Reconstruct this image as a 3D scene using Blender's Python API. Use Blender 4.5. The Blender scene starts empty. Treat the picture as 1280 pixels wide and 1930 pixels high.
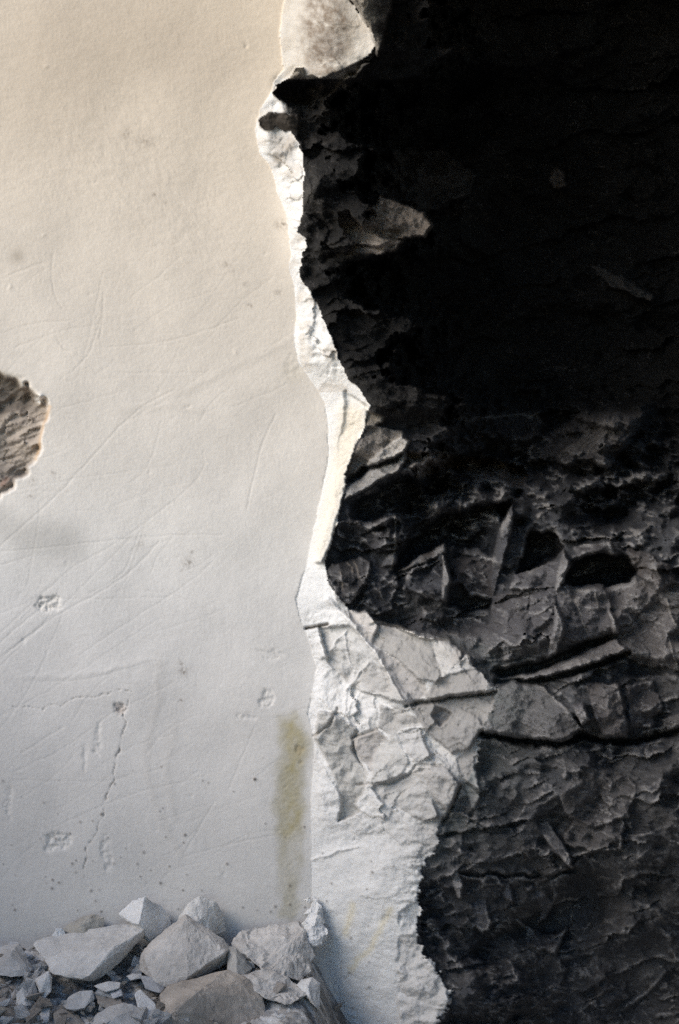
import bpy, bmesh, math, random
import numpy as np
from mathutils import Vector

scene = bpy.context.scene
COL = scene.collection
# ------------------------------------------------------------------ camera
S = 0.002          # metres per photo pixel on the wall plane
D = 6.0            # camera to wall
CZ = 1.93
cam_d = bpy.data.cameras.new("camera")
cam = bpy.data.objects.new("camera", cam_d)
COL.objects.link(cam)
cam.location = (0, -D, CZ)
cam.rotation_euler = (math.radians(90), 0, 0)
cam_d.sensor_fit = 'VERTICAL'
cam_d.sensor_height = 24.0
cam_d.lens = 24.0 * D / 3.86
cam_d.clip_end = 500
scene.camera = cam
# ------------------------------------------------------------------ light
LDIR = Vector((-0.74, -0.54, 0.44)).normalized()      # towards the light
world = bpy.data.worlds.new("World")
scene.world = world
world.use_nodes = True
nt = world.node_tree
bg = nt.nodes["Background"]
sky = nt.nodes.new("ShaderNodeTexSky")
sky.sky_type = 'NISHITA'
sky.sun_disc = False
sky.sun_elevation = math.asin(LDIR.z)
sky.sun_rotation = math.atan2(LDIR.x, LDIR.y)
sky.air_density = 1.2
sky.dust_density = 0.2
sky.ozone_density = 4.0
nt.links.new(sky.outputs[0], bg.inputs[0])
bg.inputs[1].default_value = 0.15
sun_d = bpy.data.lights.new("sun", 'SUN')
sun_d.energy = 2.7
sun_d.angle = math.radians(48)
sun_d.color = (1.0, 0.87, 0.72)
sun = bpy.data.objects.new("sun", sun_d)
COL.objects.link(sun)
sun.rotation_euler = LDIR.to_track_quat('Z', 'Y').to_euler()
vs = scene.view_settings
vs.view_transform = 'Standard'
vs.look = 'None'
vs.gamma = 1
vs.exposure = 0.53
vs.use_curve_mapping = False
scene.cycles.max_bounces = 6
scene.cycles.diffuse_bounces = 4
scene.cycles.use_denoising = False

rng = np.random.default_rng(7)
random.seed(7)

def P(u, v, h=0.0):
    """photo pixel + height above the wall plane -> world point"""
    k = S * (D - h) / D
    return ((u - 640) * k, -h, CZ + (965 - v) * k)

# ------------------------------------------------------------------ noise
_R = np.random.default_rng(99)
_PERM = _R.permutation(4096).astype(np.int32)
_ANG = _R.random(4096) * 6.28318
_GX = np.cos(_ANG).astype(np.float32); _GY = np.sin(_ANG).astype(np.float32)
_UV = _R.random(4096).astype(np.float32)

def _hi(ix, iy, seed):
    return _PERM[(ix + _PERM[(iy + seed * 131) & 4095]) & 4095]

def vn(x, y, seed=0):
    """gradient noise in -1..1"""
    x = np.asarray(x, np.float32); y = np.asarray(y, np.float32)
    x0 = np.floor(x); y0 = np.floor(y)
    ix = x0.astype(np.int32); iy = y0.astype(np.int32)
    fx = x - x0; fy = y - y0
    sx = fx * fx * (3 - 2 * fx); sy = fy * fy * (3 - 2 * fy)
    p0 = _PERM[(iy + seed * 131) & 4095]; p1 = _PERM[(iy + 1 + seed * 131) & 4095]
    def g(px, ax, ay):
        k = _PERM[(ix + ax + px) & 4095]
        return _GX[k] * (fx - ax) + _GY[k] * (fy - ay)
    a = g(p0, 0, 0); b = g(p0, 1, 0); c = g(p1, 0, 1); d = g(p1, 1, 1)
    t = a + (b - a) * sx
    return (t + ((c + (d - c) * sx) - t) * sy) * 1.5

def fbm(x, y, seed=0, octv=4, gain=0.5):
    t = 0; a = 1.0; f = 1.0
    for i in range(octv):
        t = t + a * vn(x * f + 17.3 * i, y * f - 9.1 * i, seed + i * 13)
        a *= gain; f *= 2.03
    return t

def cells(x, y, seed=0, jit=0.95):
    """nearest jittered cell: (r1, r2, r3, dx, dy)"""
    x = np.asarray(x, np.float32); y = np.asarray(y, np.float32)
    x0 = np.floor(x).astype(np.int32); y0 = np.floor(y).astype(np.int32)
    best = np.full(x.shape, 1e9, np.float32)
    bk = np.zeros(x.shape, np.int32); bx = np.zeros(x.shape, np.float32); by = np.zeros(x.shape, np.float32)
    for i in (-1, 0, 1):
        for j in (-1, 0, 1):
            cx = x0 + i; cy = y0 + j
            k = _hi(cx, cy, seed)
            dx = x - (cx + 0.5 + jit * (_UV[k] - 0.5))
            dy = y - (cy + 0.5 + jit * (_UV[(k + 7) & 4095] - 0.5))
            d = dx * dx + dy * dy
            m = d < best
            np.copyto(best, d, where=m); np.copyto(bk, k, where=m); np.copyto(bx, dx, where=m); np.copyto(by, dy, where=m)
    r = [_UV[(bk + 100 + 50 * q) & 4095] for q in range(3)]
    return r[0], r[1], r[2], bx, by, best

def facets(U, V, size, seed, ang=0.0, stretch=1.0, tilt=0.6, step=0.25, warp=0.18):
    """broken-rock relief: every cell is its own tilted plane.  metres"""
    c, s_ = math.cos(ang), math.sin(ang)
    x = (U * c + V * s_) / (size * stretch); y = (-U * s_ + V * c) / size
    wx = fbm(x * 2.1, y * 2.1, seed + 50, 3) * warp; wy = fbm(x * 2.1 + 9, y * 2.1, seed + 70, 3) * warp
    r1, r2, r3, dx, dy, e = cells(x + wx, y + wy, seed)
    k = size * S
    return k * ((r1 - .5) * 2 * tilt * dx * stretch + (r2 - .5) * 2 * tilt * dy + (r3 - .5) * step), e

def tri(U, V, size, seed, ang=0.0, stretch=1.0, amp=0.45, warp=0.30):
    """continuous low-poly relief: flat triangles meeting in sharp creases. metres"""
    c, s_ = math.cos(ang), math.sin(ang)
    x = (U * c + V * s_) / (size * stretch); y = (-U * s_ + V * c) / size
    x, y = x + warp * vn(x * 1.3, y * 1.3, seed + 3) + 0.05 * vn(x * 6, y * 6, seed + 5), y + warp * vn(x * 1.3 + 7, y * 1.3, seed + 4) + 0.05 * vn(x * 6, y * 6 + 4, seed + 6)
    k = (x + y) * 0.366
    x = (x + k).astype(np.float32); y = (y + k).astype(np.float32)
    x0 = np.floor(x); y0 = np.floor(y); fx = x - x0; fy = y - y0
    i = x0.astype(np.int32); j = y0.astype(np.int32)
    r = lambda a, b: _UV[_hi(i + a, j + b, seed)]
    up = fx > fy
    h = np.where(up, r(0, 0) * (1 - fx) + r(1, 0) * (fx - fy) + r(1, 1) * fy, r(0, 0) * (1 - fy) + r(0, 1) * (fy - fx) + r(1, 1) * fx)
    return (h - 0.5) * 2 * amp * size * S

def sstep(a, b, x):
    t = np.clip((x - a) / (b - a), 0, 1)
    return t * t * (3 - 2 * t)

# ------------------------------------------------------------------ grid (inner part: 2 px)
def axis(lo, hi, out_lo, out_hi):
    inner = np.arange(lo, hi + 1, 2.0)
    a = []; x = lo; st = 3.0
    while x > out_lo:
        x -= st; st *= 1.12; a.append(x)
    b = []; x = inner[-1]; st = 3.0
    while x < out_hi:
        x += st; st *= 1.12; b.append(x)
    return np.array(a[::-1] + list(inner) + b), len(a), len(inner)
ux, iu0, nu = axis(-24, 1304, -2300, 2300)
vy, iv0, nv = axis(-24, 1954, -700, 2350)
V, U = np.meshgrid(vy, ux, indexing='ij')
Hh, Ww = U.shape
inner = (slice(iv0, iv0 + nv), slice(iu0, iu0 + nu))
WX = fbm(U / 26, V / 26, 301, 3); WY = fbm(U / 26 + 40, V / 26, 302, 3)

def bbox(pts, pad):
    xs = [p[0] for p in pts]; ys = [p[1] for p in pts]
    i0, i1 = np.searchsorted(vy, [min(ys) - pad, max(ys) + pad]); j0, j1 = np.searchsorted(ux, [min(xs) - pad, max(xs) + pad])
    return slice(max(i0, 0), i1), slice(max(j0, 0), j1)

def pmask(pts, jit=5.0):
    m = np.zeros(U.shape, bool)
    sl = bbox(pts, 20)
    x = U[sl] + WX[sl] * jit; y = V[sl] + WY[sl] * jit
    ins = np.zeros(x.shape, bool)
    n = len(pts)
    for i in range(n):
        x1, y1 = pts[i]; x2, y2 = pts[(i + 1) % n]
        if y1 == y2: continue
        c = ((y1 > y) != (y2 > y)) & (x < (x2 - x1) * (y - y1) / (y2 - y1) + x1)
        ins ^= c
    m[sl] = ins
    return m

def blur(m, sig):
    """gaussian blur by sig photo px on the inner grid"""
    a = m.astype(np.float32).copy()
    r = max(1, int(sig * 3 / 2)); k = np.exp(-0.5 * (np.arange(-r, r + 1) * 2.0 / sig) ** 2); k /= k.sum()
    def conv(b, ax):
        pad = [(0, 0), (0, 0)]; pad[ax] = (r, r)
        p = np.pad(b, pad, mode='edge'); out = np.zeros_like(b)
        for i, w in enumerate(k):
            s2 = [slice(None)] * 2; s2[ax] = slice(i, i + b.shape[ax])
            out += w * p[tuple(s2)]
        return out
    a[inner] = conv(conv(a[inner], 0), 1)
    return a

def soft(pts, sig, jit=5.0):
    """soft polygon, blurred only near itself"""
    full = pmask(pts, jit).astype(np.float32)
    sl = bbox(pts, sig * 3 + 24)
    a = full[sl]
    r = max(1, int(sig * 3 / 2)); k = np.exp(-0.5 * (np.arange(-r, r + 1) * 2.0 / sig) ** 2); k /= k.sum()
    for ax in (0, 1):
        pad = [(0, 0), (0, 0)]; pad[ax] = (r, r)
        p = np.pad(a, pad, mode='edge'); out = np.zeros_like(a)
        for i, w in enumerate(k):
            s2 = [slice(None)] * 2; s2[ax] = slice(i, i + a.shape[ax])
            out += w * p[tuple(s2)]
        a = out
    full[sl] = a
    return full

def pdist(pts, pad=14, jit=2.0):
    """distance to a polyline in px (1e3 outside its box)"""
    d = np.full(U.shape, 1e3, np.float32)
    sl = bbox(pts, pad)
    x = U[sl] + WX[sl] * jit; y = V[sl] + WY[sl] * jit
    b = np.full(x.shape, 1e3)
    for (x1, y1), (x2, y2) in zip(pts[:-1], pts[1:]):
        L2 = (x2 - x1) ** 2 + (y2 - y1) ** 2 + 1e-6
        t = np.clip(((x - x1) * (x2 - x1) + (y - y1) * (y2 - y1)) / L2, 0, 1)
        b = np.minimum(b, np.hypot(x - x1 - t * (x2 - x1), y - y1 - t * (y2 - y1)))
    d[sl] = b
    return d

def smoothline(pts, n=6):
    out = []
    for i in range(len(pts) - 1):
        p0 = pts[max(i - 1, 0)]; p1 = pts[i]; p2 = pts[i + 1]; p3 = pts[min(i + 2, len(pts) - 1)]
        for k in range(n):
            t = k / n
            out.append(tuple(0.5 * (2 * p1[a] + (p2[a] - p0[a]) * t + (2 * p0[a] - 5 * p1[a] + 4 * p2[a] - p3[a]) * t * t + (3 * p1[a] - p0[a] - 3 * p2[a] + p3[a]) * t ** 3) for a in (0, 1)))
    out.append(pts[-1])
    return out

# ------------------------------------------------------------------ outline of the white edge
A_PTS = [(-700, 560), (-40, 540), (0, 537), (60, 527), (130, 534), (155, 517), (180, 508), (212, 488), (250, 481), (290, 491), (320, 513), (370, 526),
         (400, 538), (440, 543), (480, 549), (505, 544), (540, 555), (600, 558), (640, 553), (690, 565), (720, 590), (760, 613), (800, 618), (860, 618),
         (920, 608), (980, 596), (1040, 583), (1080, 572), (1125, 558), (1160, 562), (1200, 580), (1260, 598), (1300, 588), (1345, 580), (1390, 591), (1430, 592),
         (1500, 587), (1600, 586), (1700, 588), (1760, 598), (1850, 622), (1930, 655), (2350, 780)]
B_PTS = [(-700, 600), (-60, 622), (-30, 635), (0, 656), (40, 690), (75, 709), (95, 706), (110, 690), (124, 662), (136, 634), (147, 604), (152, 560), (156, 524),
         (176, 512), (190, 530), (205, 550), (222, 545), (245, 548), (260, 557), (290, 570), (330, 574), (400, 570), (435, 561), (452, 577), (466, 578), (480, 568), (520, 563),
         (555, 590), (600, 608), (650, 632), (700, 648), (715, 660), (735, 680), (765, 696), (800, 690), (840, 672), (880, 655), (930, 648), (980, 636), (1020, 626),
         (1060, 612), (1095, 618), (1120, 636), (1150, 660), (1156, 692), (1178, 712), (1190, 790), (1210, 850), (1235, 882), (1262, 900), (1300, 935), (1340, 930), (1390, 905),
         (1450, 892), (1500, 868), (1540, 842), (1562, 826), (1600, 822), (1625, 800), (1700, 791), (1760, 790), (1800, 800), (1840, 832), (1885, 855), (1905, 840), (1930, 822), (2350, 800)]
jit_e = 2.2 * fbm(V / 11, V * 0 + 3.3, 11, 4) + 2.5 * WX
ap = np.array(A_PTS); bp = np.array(B_PTS)
An = np.interp(V[:, :1] + 0 * U, ap[:, 0], ap[:, 1])
straight = sstep(1420, 1460, V) * (1 - sstep(1690, 1730, V))
A = An + (2.2 * fbm(V / 17, V * 0 + 1.7, 12, 3)) * (1 - straight) + 1.0 * straight * WX
B = np.interp(V + 3 * WY, bp[:, 0], bp[:, 1]) + jit_e + sstep(1150, 1300, V) * (9 * fbm(U / 26, V / 14, 15, 4, 0.6))
dA = U - A; dB = U - B
def sm1(f, sig):
    vg_ = np.arange(-760, 2420, 4.0); r = np.interp(vg_, f[:, 0], f[:, 1])
    k_ = np.exp(-0.5 * (np.arange(-40, 41) * 4.0 / sig) ** 2); k_ /= k_.sum()
    r = np.convolve(np.pad(r, 40, mode='edge'), k_, mode='valid')
    return np.interp(V[:, :1] + 0 * U, vg_, r)
As = sm1(ap, 14.0)
W_AB = np.maximum(sm1(bp, 34.0) - sm1(ap, 34.0), 20)

# ------------------------------------------------------------------ base relief
Hwall = 0.007 * fbm(U / 190, V / 210, 21, 2) + 0.0005 * fbm(U / 30, V / 30, 22, 3)
low = sstep(1050, 1180, V)                       # 0: thin edge above, 1: broad pier below
slope = 0.62 * (1 - low) + 0.55 * low
rise = np.maximum(U - As, 0) * S * slope
HB = (W_AB * S * slope)
# ridge roughness on the pier
f1, e1 = facets(U, V, 95, 401, 0.5, 1.2, 0.8, 0.06)
f2, e2 = facets(U, V, 38, 402, -0.4, 1.3, 0.8, 0.07)
f3, e3 = facets(U, V, 15, 403, 0.2, 1.2, 0.6, 0.16)
f1 = 0.25 * f1 + tri(U, V, 92, 411, 0.5, 1.2, 0.30)
f2 = 0.25 * f2 + tri(U, V, 40, 412, -0.3, 1.2, 0.34)
f3 = 0.25 * f3 + tri(U, V, 16, 413, 0.2, 1.2, 0.34)
rough_lo = sstep(1120, 1200, V) * (1 - sstep(1500, 1640, V + 0.25 * (690 - U)))   # chipped zone
smooth_lo = sstep(1500, 1640, V + 0.25 * (690 - U))
rough_hi = (1 - sstep(640, 740, V)) * (0.3 + 0.7 * sstep(130, 190, V))
stripsm = (1 - low) * sstep(680, 760, V)
pier_rough = rough_lo * (0.62 * f1 + 0.6 * f2 + 0.5 * f3) + smooth_lo * (0.12 * f1 + 0.10 * f2 + 0.16 * f3) + rough_hi * (0.8 * f1 + 1.0 * f2 + 0.9 * f3) + stripsm * (0.22 * f2 + 0.16 * f3)
pier_rough = pier_rough * sstep(0, 26, dA)
pier_rough = pier_rough + (0.0008 + 0.0024 * rough_lo) * fbm(U / 8, V / 8, 33, 4, 0.65)
Hpier = rise + pier_rough - 0.05 * low * np.exp(np.minimum(dB, 0) / 26.0)
# dark rock
VW = V + 85 * fbm(U / 190, V / 150, 555, 4) + 30 * fbm(U / 40, V / 30, 556, 3)
rec = (1 - sstep(720, 1060, VW))       # how deep the hollow is at this height
deep = 1.45 * rec
near_w = 70 + 75 * sstep(-0.4, 0.5, fbm(V / 90, V * 0 + 0.5, 540, 2)) + 30 * WX
fall = 1 - np.exp(-np.maximum(dB - near_w, 0) / 70.0)
Hd = HB - 0.05 * low - deep * fall - rec * 0.46 * S * np.clip(dB, 0, near_w) - 0.03 * (1 - rec) * (1 - np.exp(-np.maximum(dB, 0) / 12))
under = sstep(1600, 1960, V + 0.12 * (U - 900))
Hd = Hd - 0.62 * under * sstep(0, 220, dB)
Hd = Hd + 0.10 * (1 - rec) * np.clip((U - 900) / 400, -0.3, 2)
g1, k1 = facets(U, V, 150, 501, -0.28, 1.5, 0.55, 0.28)
g2, k2 = facets(U, V, 64, 502, -0.35, 1.5, 0.6, 0.26)
g3, k3 = facets(U, V, 26, 503, -0.2, 1.3, 0.7, 0.26)
g4, k4 = facets(U, V, 11, 504, 0.4, 1.4, 0.8, 0.3)
g1 = 0.22 * g1 + tri(U, V, 175, 511, -0.3, 1.3, 0.55)
g2 = 0.12 * g2 + tri(U, V, 80, 512, -0.4, 1.3, 0.60)
g3 = 0.12 * g3 + tri(U, V, 34, 513, -0.2, 1.3, 0.60)
g4 = 0.15 * g4 + tri(U, V, 15, 514, 0.3, 1.3, 0.6)
gate = np.clip(0.6 + 0.9 * fbm(U / 90, V / 70, 520, 3), 0.15, 1)
ramp = sstep(-10, 30, dB)
strat = (V + 0.22 * U + 26 * fbm(U / 130, V / 130, 530, 3) + 6 * WX) / 84.0
saw = strat - np.floor(strat)
samp = 0.08 * sstep(-0.35, 0.4, fbm(U / 150, V / 100, 531, 2))
strat2 = (V + 0.35 * U + 12 * fbm(U / 60, V / 60, 532, 3) + 3 * WX) / 27.0
saw2 = strat2 - np.floor(strat2)
samp2 = 0.028 * sstep(-0.1, 0.5, fbm(U / 70, V / 60, 533, 2))
crag = fbm((U * 0.9 + V * 0.45) / 30, (V * 0.9 - U * 0.45) / 13, 534, 5, 0.62)
ROUGH = 0.55 * g1 + 1.15 * g2 + 1.6 * g3 * gate + 1.7 * g4 * gate + samp * (saw - 0.5) + samp2 * (saw2 - 0.5) + 0.008 * crag
Hd = Hd + ramp * ROUGH + 0.003 * fbm(U / 9, V / 9, 540, 4, 0.6)

is_wall = dA < 0
notch = pmask([(520, 160), (534, 152), (545, 146), (556, 130), (568, 127), (578, 138), (592, 141), (606, 152), (640, 150), (650, 170), (530, 176)], 3) & ~is_wall
knob = pmask([(489, 226), (496, 214), (508, 209), (528, 212), (545, 216), (562, 214), (562, 250), (540, 246), (522, 238), (505, 246), (493, 243)], 4) & ~is_wall
is_dark = (dB >= 0) | notch | knob
is_pier = (~is_wall) & ~is_dark
bl = np.exp(-((U - 615) / 62) ** 2 - ((V - 40) / 95) ** 2)
Hpier = Hpier + 0.10 * bl * (1 - sstep(150, 165, V))
H = np.where(is_wall, Hwall, np.where(is_pier, Hpier, Hd))

# ------------------------------------------------------------------ albedo
def c3(r, g, b): return np.array([r, g, b])
ALB = np.zeros(U.shape + (3,), np.float64)
def setc(mask, col): ALB[mask] = col
def mixc(w, col):
    w = np.clip(w, 0, 1)
    r = np.flatnonzero(w.max(1) > 1e-3); c = np.flatnonzero(w.max(0) > 1e-3)
    if not len(r) or not len(c): return
    sl = (slice(r[0], r[-1] + 1), slice(c[0], c[-1] + 1))
    w = w[sl][..., None]
    ALB[sl] = ALB[sl] * (1 - w) + np.array(col) * w
wc = np.ones(U.shape + (3,)) * c3(0.635, 0.62, 0.60)
patch = fbm(U / 120, V / 120, 61, 5)
wc *= (1 + 0.05 * patch + 0.025 * fbm(U / 14, V / 18, 62, 3))[..., None]
warm_light = sstep(900, 100, V) if False else 1 - sstep(50, 1250, V)  # warm light of the upper wall painted into the plaster colour
wc *= 1 + warm_light[..., None] * c3(0.0, -0.085, -0.20)
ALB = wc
ALB[is_pier] = (np.ones(U.shape + (3,)) * c3(0.705, 0.705, 0.70) * (1 + 0.05 * fbm(U / 40, V / 40, 63, 4))[..., None])[is_pier]
dk = np.ones(U.shape + (3,)) * c3(0.056, 0.060, 0.070)
tone = sstep(-0.9, 0.9, fbm(U / 130, V / 80, 71, 5))
lowr = sstep(1080, 1200, V + 0.1 * (900 - U))
dk = dk * (0.70 + 0.45 * tone)[..., None]
brown = sstep(-0.7, 0.8, fbm(U / 95 + 7, V / 60, 72, 4)) * lowr
dk = dk * (1 - 0.8 * brown[..., None]) + 0.8 * brown[..., None] * c3(0.100, 0.099, 0.102)
upper = 1 - sstep(760, 960, VW)  # shade of the hollow painted into the rock colour
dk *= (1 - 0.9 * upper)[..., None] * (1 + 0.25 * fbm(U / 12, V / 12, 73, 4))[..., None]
# thin mineral veins
vein = (1 - sstep(0.0, 0.045, np.abs(fbm(U / 60 + 0.5 * WX, V / 45, 74, 3)))) * sstep(0.0, 0.5, fbm(U / 70, V / 60, 75, 3))
vein2 = (1 - sstep(0.0, 0.06, np.abs(fbm(U / 24, V / 18, 76, 3)))) * sstep(0.15, 0.6, fbm(U / 60, V / 50, 77, 3))
vv = np.clip(0.5 * vein + 0.5 * vein2, 0, 1)[..., None]
dk = dk * (1 - vv * 0.8) + vv * 0.8 * c3(0.16, 0.15, 0.15)
nearb = np.exp(-np.maximum(dB, 0) / 110.0) * (V < 800)
dk = dk + (nearb * (0.006 + 0.016 * fbm(U / 20, V / 16, 78, 4)))[..., None] * c3(1.05, 0.98, 0.9)  # lifts colour beside the white edge in place of ambient light
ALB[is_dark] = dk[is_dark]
pb = sstep(0.0, 0.6, fbm(U / 28, V / 34, 79, 4)) * is_pier * (V < 740)
ALB = ALB * (1 - 0.45 * pb[..., None]) + 0.45 * pb[..., None] * c3(0.46, 0.41, 0.35)

LAB = np.where(is_wall, 0, np.where(is_pier, 1, 2)).astype(np.int32)
PARTS = {}      # label id -> (owner, name, label text)
def newpart(mask, owner, name, text=None, only=None):
    i = 10 + len(PARTS)
    m = mask if only is None else mask & only
    LAB[m] = i
    PARTS[i] = (owner, name, text)

def cen(pts):
    return sum(p[0] for p in pts) / len(pts), sum(p[1] for p in pts) / len(pts)

rt = np.random.default_rng(31)
FINE = 0.35 * g3 + 0.3 * g4
F6 = fbm(U / 6, V / 6, 541, 3)
STREAK = fbm((U * 0.9 + V * 0.4) / 34, (V * 0.9 - U * 0.4) / 6, 542, 4, 0.6)
F16 = fbm(U / 16, V / 16, 80, 5, 0.65)
def facet(pts, dh, gx, gy, owner='dark', name='slab', jit=5.0, keep=0.35, base='local', alb=None, text=None, part=True, fine=0.8, at=None, edge=1.5):
    """a piece of rock with its own plane. gx>0 turns it to the left light, gy>0 turns it upwards"""
    sl = bbox(pts, 34)
    m = pmask(pts, jit)
    ms = m[sl]
    if not ms.any(): return m
    w = soft(pts, edge, jit)[sl]
    cu, cv = cen(pts)
    Hs = H[sl]
    b = float(np.median(Hs[ms]))
    if owner == 'pier':
        dh *= 0.45; keep = max(keep, 1.3); edge = max(edge, 2.4)
        gx -= 0.08; gx += rt.uniform(-0.12, 0.12); gy += rt.uniform(-0.12, 0.12)
        if alb is not None and name != 'black_lump': alb = (alb[0] * 0.88, alb[1] * 0.89, alb[2] * 0.90)
    if owner == 'dark':
        dh = dh * 0.7; gx = gx * 1.25 + rt.uniform(-0.12, 0.22); gy = gy * 1.2 + rt.uniform(-0.15, 0.15)
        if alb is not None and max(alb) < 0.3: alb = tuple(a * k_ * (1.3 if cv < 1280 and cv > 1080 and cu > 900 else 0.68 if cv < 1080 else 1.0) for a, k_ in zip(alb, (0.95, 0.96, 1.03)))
    if at is not None: b = float(np.median(HB[sl][ms])) + at; dh = 0
    new = b + dh + (gx * (U[sl] - cu) + gy * (V[sl] - cv)) * S + fine * FINE[sl] + 0.0016 * F6[sl] + keep * (0.5 if owner == 'dark' else 0.25) * (Hs - b) + (0.25 * f2[sl] + 0.5 * f3[sl] if owner == 'pier' and name != 'cream_sheet' else 0)
    if owner == 'dark': new = new + 0.004 * STREAK[sl] + 0.0045 * F16[sl] + 0.004 * crag[sl] + 0.3 * g2[sl] + 0.6 * g3[sl] + 0.5 * g4[sl]
    H[sl] = Hs * (1 - w) + new * w
    if alb is not None:
        v_ = 0.13 if owner == 'dark' else 0.10
        a = np.array(alb) * (1 + v_ * F16[sl] + 0.6 * v_ * STREAK[sl])[..., None]
        ww = (w * (0.6 if owner == 'dark' else 0.92))[..., None]
        ALB[sl] = ALB[sl] * (1 - ww) + a * ww
    if part: newpart(m, owner, name, text)
    return m

def hollow(pts, depth, sig=6, jit=5.0, alb=None):
    sl = bbox(pts, sig * 3 + 24)
    w = soft(pts, sig, jit)
    H[sl] -= depth * w[sl]
    if alb is not None: mixc(w, alb)

def ridge(pts, w, amp, col=None, k=1.0, jit=2.0, only=None):
    """thin proud (amp>0) or cut (amp<0) line"""
    sl = bbox(pts, w * 4 + 8)
    x = U[sl] + WX[sl] * jit; y = V[sl] + WY[sl] * jit
    if not x.size: return
    b = np.full(x.shape, 1e3)
    for (x1, y1), (x2, y2) in zip(pts[:-1], pts[1:]):
        L2 = (x2 - x1) ** 2 + (y2 - y1) ** 2 + 1e-6
        t = np.clip(((x - x1) * (x2 - x1) + (y - y1) * (y2 - y1)) / L2, 0, 1)
        b = np.minimum(b, np.hypot(x - x1 - t * (x2 - x1), y - y1 - t * (y2 - y1)))
    f = np.exp(-(b / w) ** 2)
    if only is not None: f = f * only[sl]
    H[sl] += amp * f
    if col is not None:
        q = np.clip(f * k, 0, 1)[..., None]
        ALB[sl] = ALB[sl] * (1 - q) + np.array(col) * q

BR = (0.145, 0.13, 0.12); GR = (0.085, 0.084, 0.088); LG = (0.30, 0.285, 0.27); WG = (0.46, 0.45, 0.43); WH = (0.62, 0.61, 0.59)

# ---- upper hollow, pale scab and faint relief
hollow([(600, 330), (900, 330), (900, 470), (600, 500)], -0.30, 40)
facet([(665, 470), (695, 400), (715, 368), (760, 385), (800, 400), (818, 425), (800, 447), (760, 448), (720, 475), (690, 478)], 0.22, 0.35, 0.25, at=0.0, alb=(0.50, 0.43, 0.37), name='pale_slab', text='pale brown slab in the dark hollow')
facet([(638, 402), (655, 398), (690, 432), (745, 462), (700, 468), (660, 450), (645, 430)], 0.30, 0.4, 0.5, at=0.0, alb=(0.50, 0.44, 0.39), name='pale_slab')
facet([(655, 470), (720, 463), (765, 450), (745, 474), (690, 480), (650, 478)], 0.33, 0.3, 0.9, at=0.02, alb=(0.50, 0.44, 0.39), name='pale_slab')
facet([(1032, 340), (1048, 316), (1066, 330), (1070, 352), (1040, 356)], 0.15, 0.4, 0.4, alb=(0.22, 0.19, 0.17), part=False)
facet([(690, 380), (740, 290), (830, 280), (900, 330), (880, 370), (800, 400), (720, 368)], 0.12, 0.2, 0.3, alb=(0.13, 0.12, 0.115), part=False, keep=2)
facet([(1110, 500), (1160, 515), (1235, 560), (1225, 570), (1150, 540)], 0.12, 0.3, 0.3, alb=(0.15, 0.14, 0.13), part=False, keep=2)
# lump of black rock over the thin edge near the top
hollow([(520, 150), (560, 128), (600, 152), (700, 110), (690, 190), (620, 260), (560, 230), (530, 190)], 0.03)
facet([(520, 172), (560, 135), (590, 150), (640, 155), (700, 118), (668, 190), (640, 250), (590, 300), (575, 290), (548, 215)], 0.22, 0.05, -0.3, keep=2.0, at=-0.05, alb=(0.075, 0.068, 0.06), part=True, name='black_lump', text='jagged black rock under the pale boulder')
m_ = facet([(489, 226), (496, 214), (508, 209), (528, 212), (545, 216), (562, 214), (562, 250), (540, 246), (522, 238), (505, 246), (493, 243)], -0.01, 0.1, -0.3, owner='pier', keep=1, alb=(0.06, 0.052, 0.045), part=True, name='black_lump', text='small black rock stuck in the pale edge')
facet([(665, 0), (742, -20), (738, 20), (712, 110), (700, 60)], 0.30, -0.3, -0.2, alb=(0.16, 0.14, 0.12), part=False, jit=3)
mixc(soft([(525, -40), (700, -40), (712, 90), (640, 160), (530, 150)], 5) * (is_pier | is_dark) * 0.6 * (V < 150), (0.50, 0.46, 0.40))
# brown stains on the top boulder
mixc(soft([(580, -20), (640, -20), (660, 40), (655, 100), (640, 150), (600, 150), (575, 120), (570, 60)], 12) * 0.95 * (0.7 + 0.6 * F16)  * is_pier, (0.23, 0.19, 0.155))
mixc(soft([(590, 60), (640, 70), (650, 100), (600, 110)], 8) * 0.5 * is_pier, (0.22, 0.19, 0.17))
mixc(soft([(508, 248), (555, 255), (555, 290), (530, 318), (510, 290)], 6) * 0.5 * is_pier, (0.34, 0.30, 0.26))
# cream sheet on the strip
mixc(soft([(640, 760), (690, 765), (690, 800), (665, 860), (640, 960), (610, 1060), (588, 1060), (620, 900), (630, 840), (640, 800)], 9, 3) * 0.45 * is_pier, (0.74, 0.63, 0.44))
facet([(652, 735), (696, 768), (690, 800), (672, 842), (655, 885), (648, 930), (625, 1020), (608, 1060), (592, 1060), (622, 960), (636, 850), (648, 800)], 0.004, 0.05, 0.0, owner='pier', name='cream_sheet', keep=4, fine=0.0, jit=3)

# ---- ledge under the hollow (v 780-920)
facet([(700, 790), (900, 775), (1025, 778), (1022, 820), (1000, 838), (900, 850), (800, 835), (740, 815)], 0.10, 0.05, 0.55, at=-0.26, edge=9, alb=(0.085, 0.083, 0.085), keep=1.6, name='ledge')
facet([(1000, 838), (1100, 775), (1220, 778), (1175, 850), (1120, 890), (1060, 880), (960, 850)], 0.20, 0.25, 0.35, at=-0.36, edge=4, alb=(0.15, 0.14, 0.135), keep=1.5, name='ledge', text='ribbed dark ledge hanging at the right')
for k in range(7):
    ridge([(1050 + 14 * k, 860 - 2 * k), (1090 + 13 * k, 832 - 5 * k), (1120 + 10 * k, 800 - 2 * k)], 2.2, 0.010, (0.25, 0.235, 0.225), 0.5, 6)
ridge([(860, 790), (1010, 780), (1025, 800)], 2.5, 0.012, (0.20, 0.19, 0.18), 0.6, 5)
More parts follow.
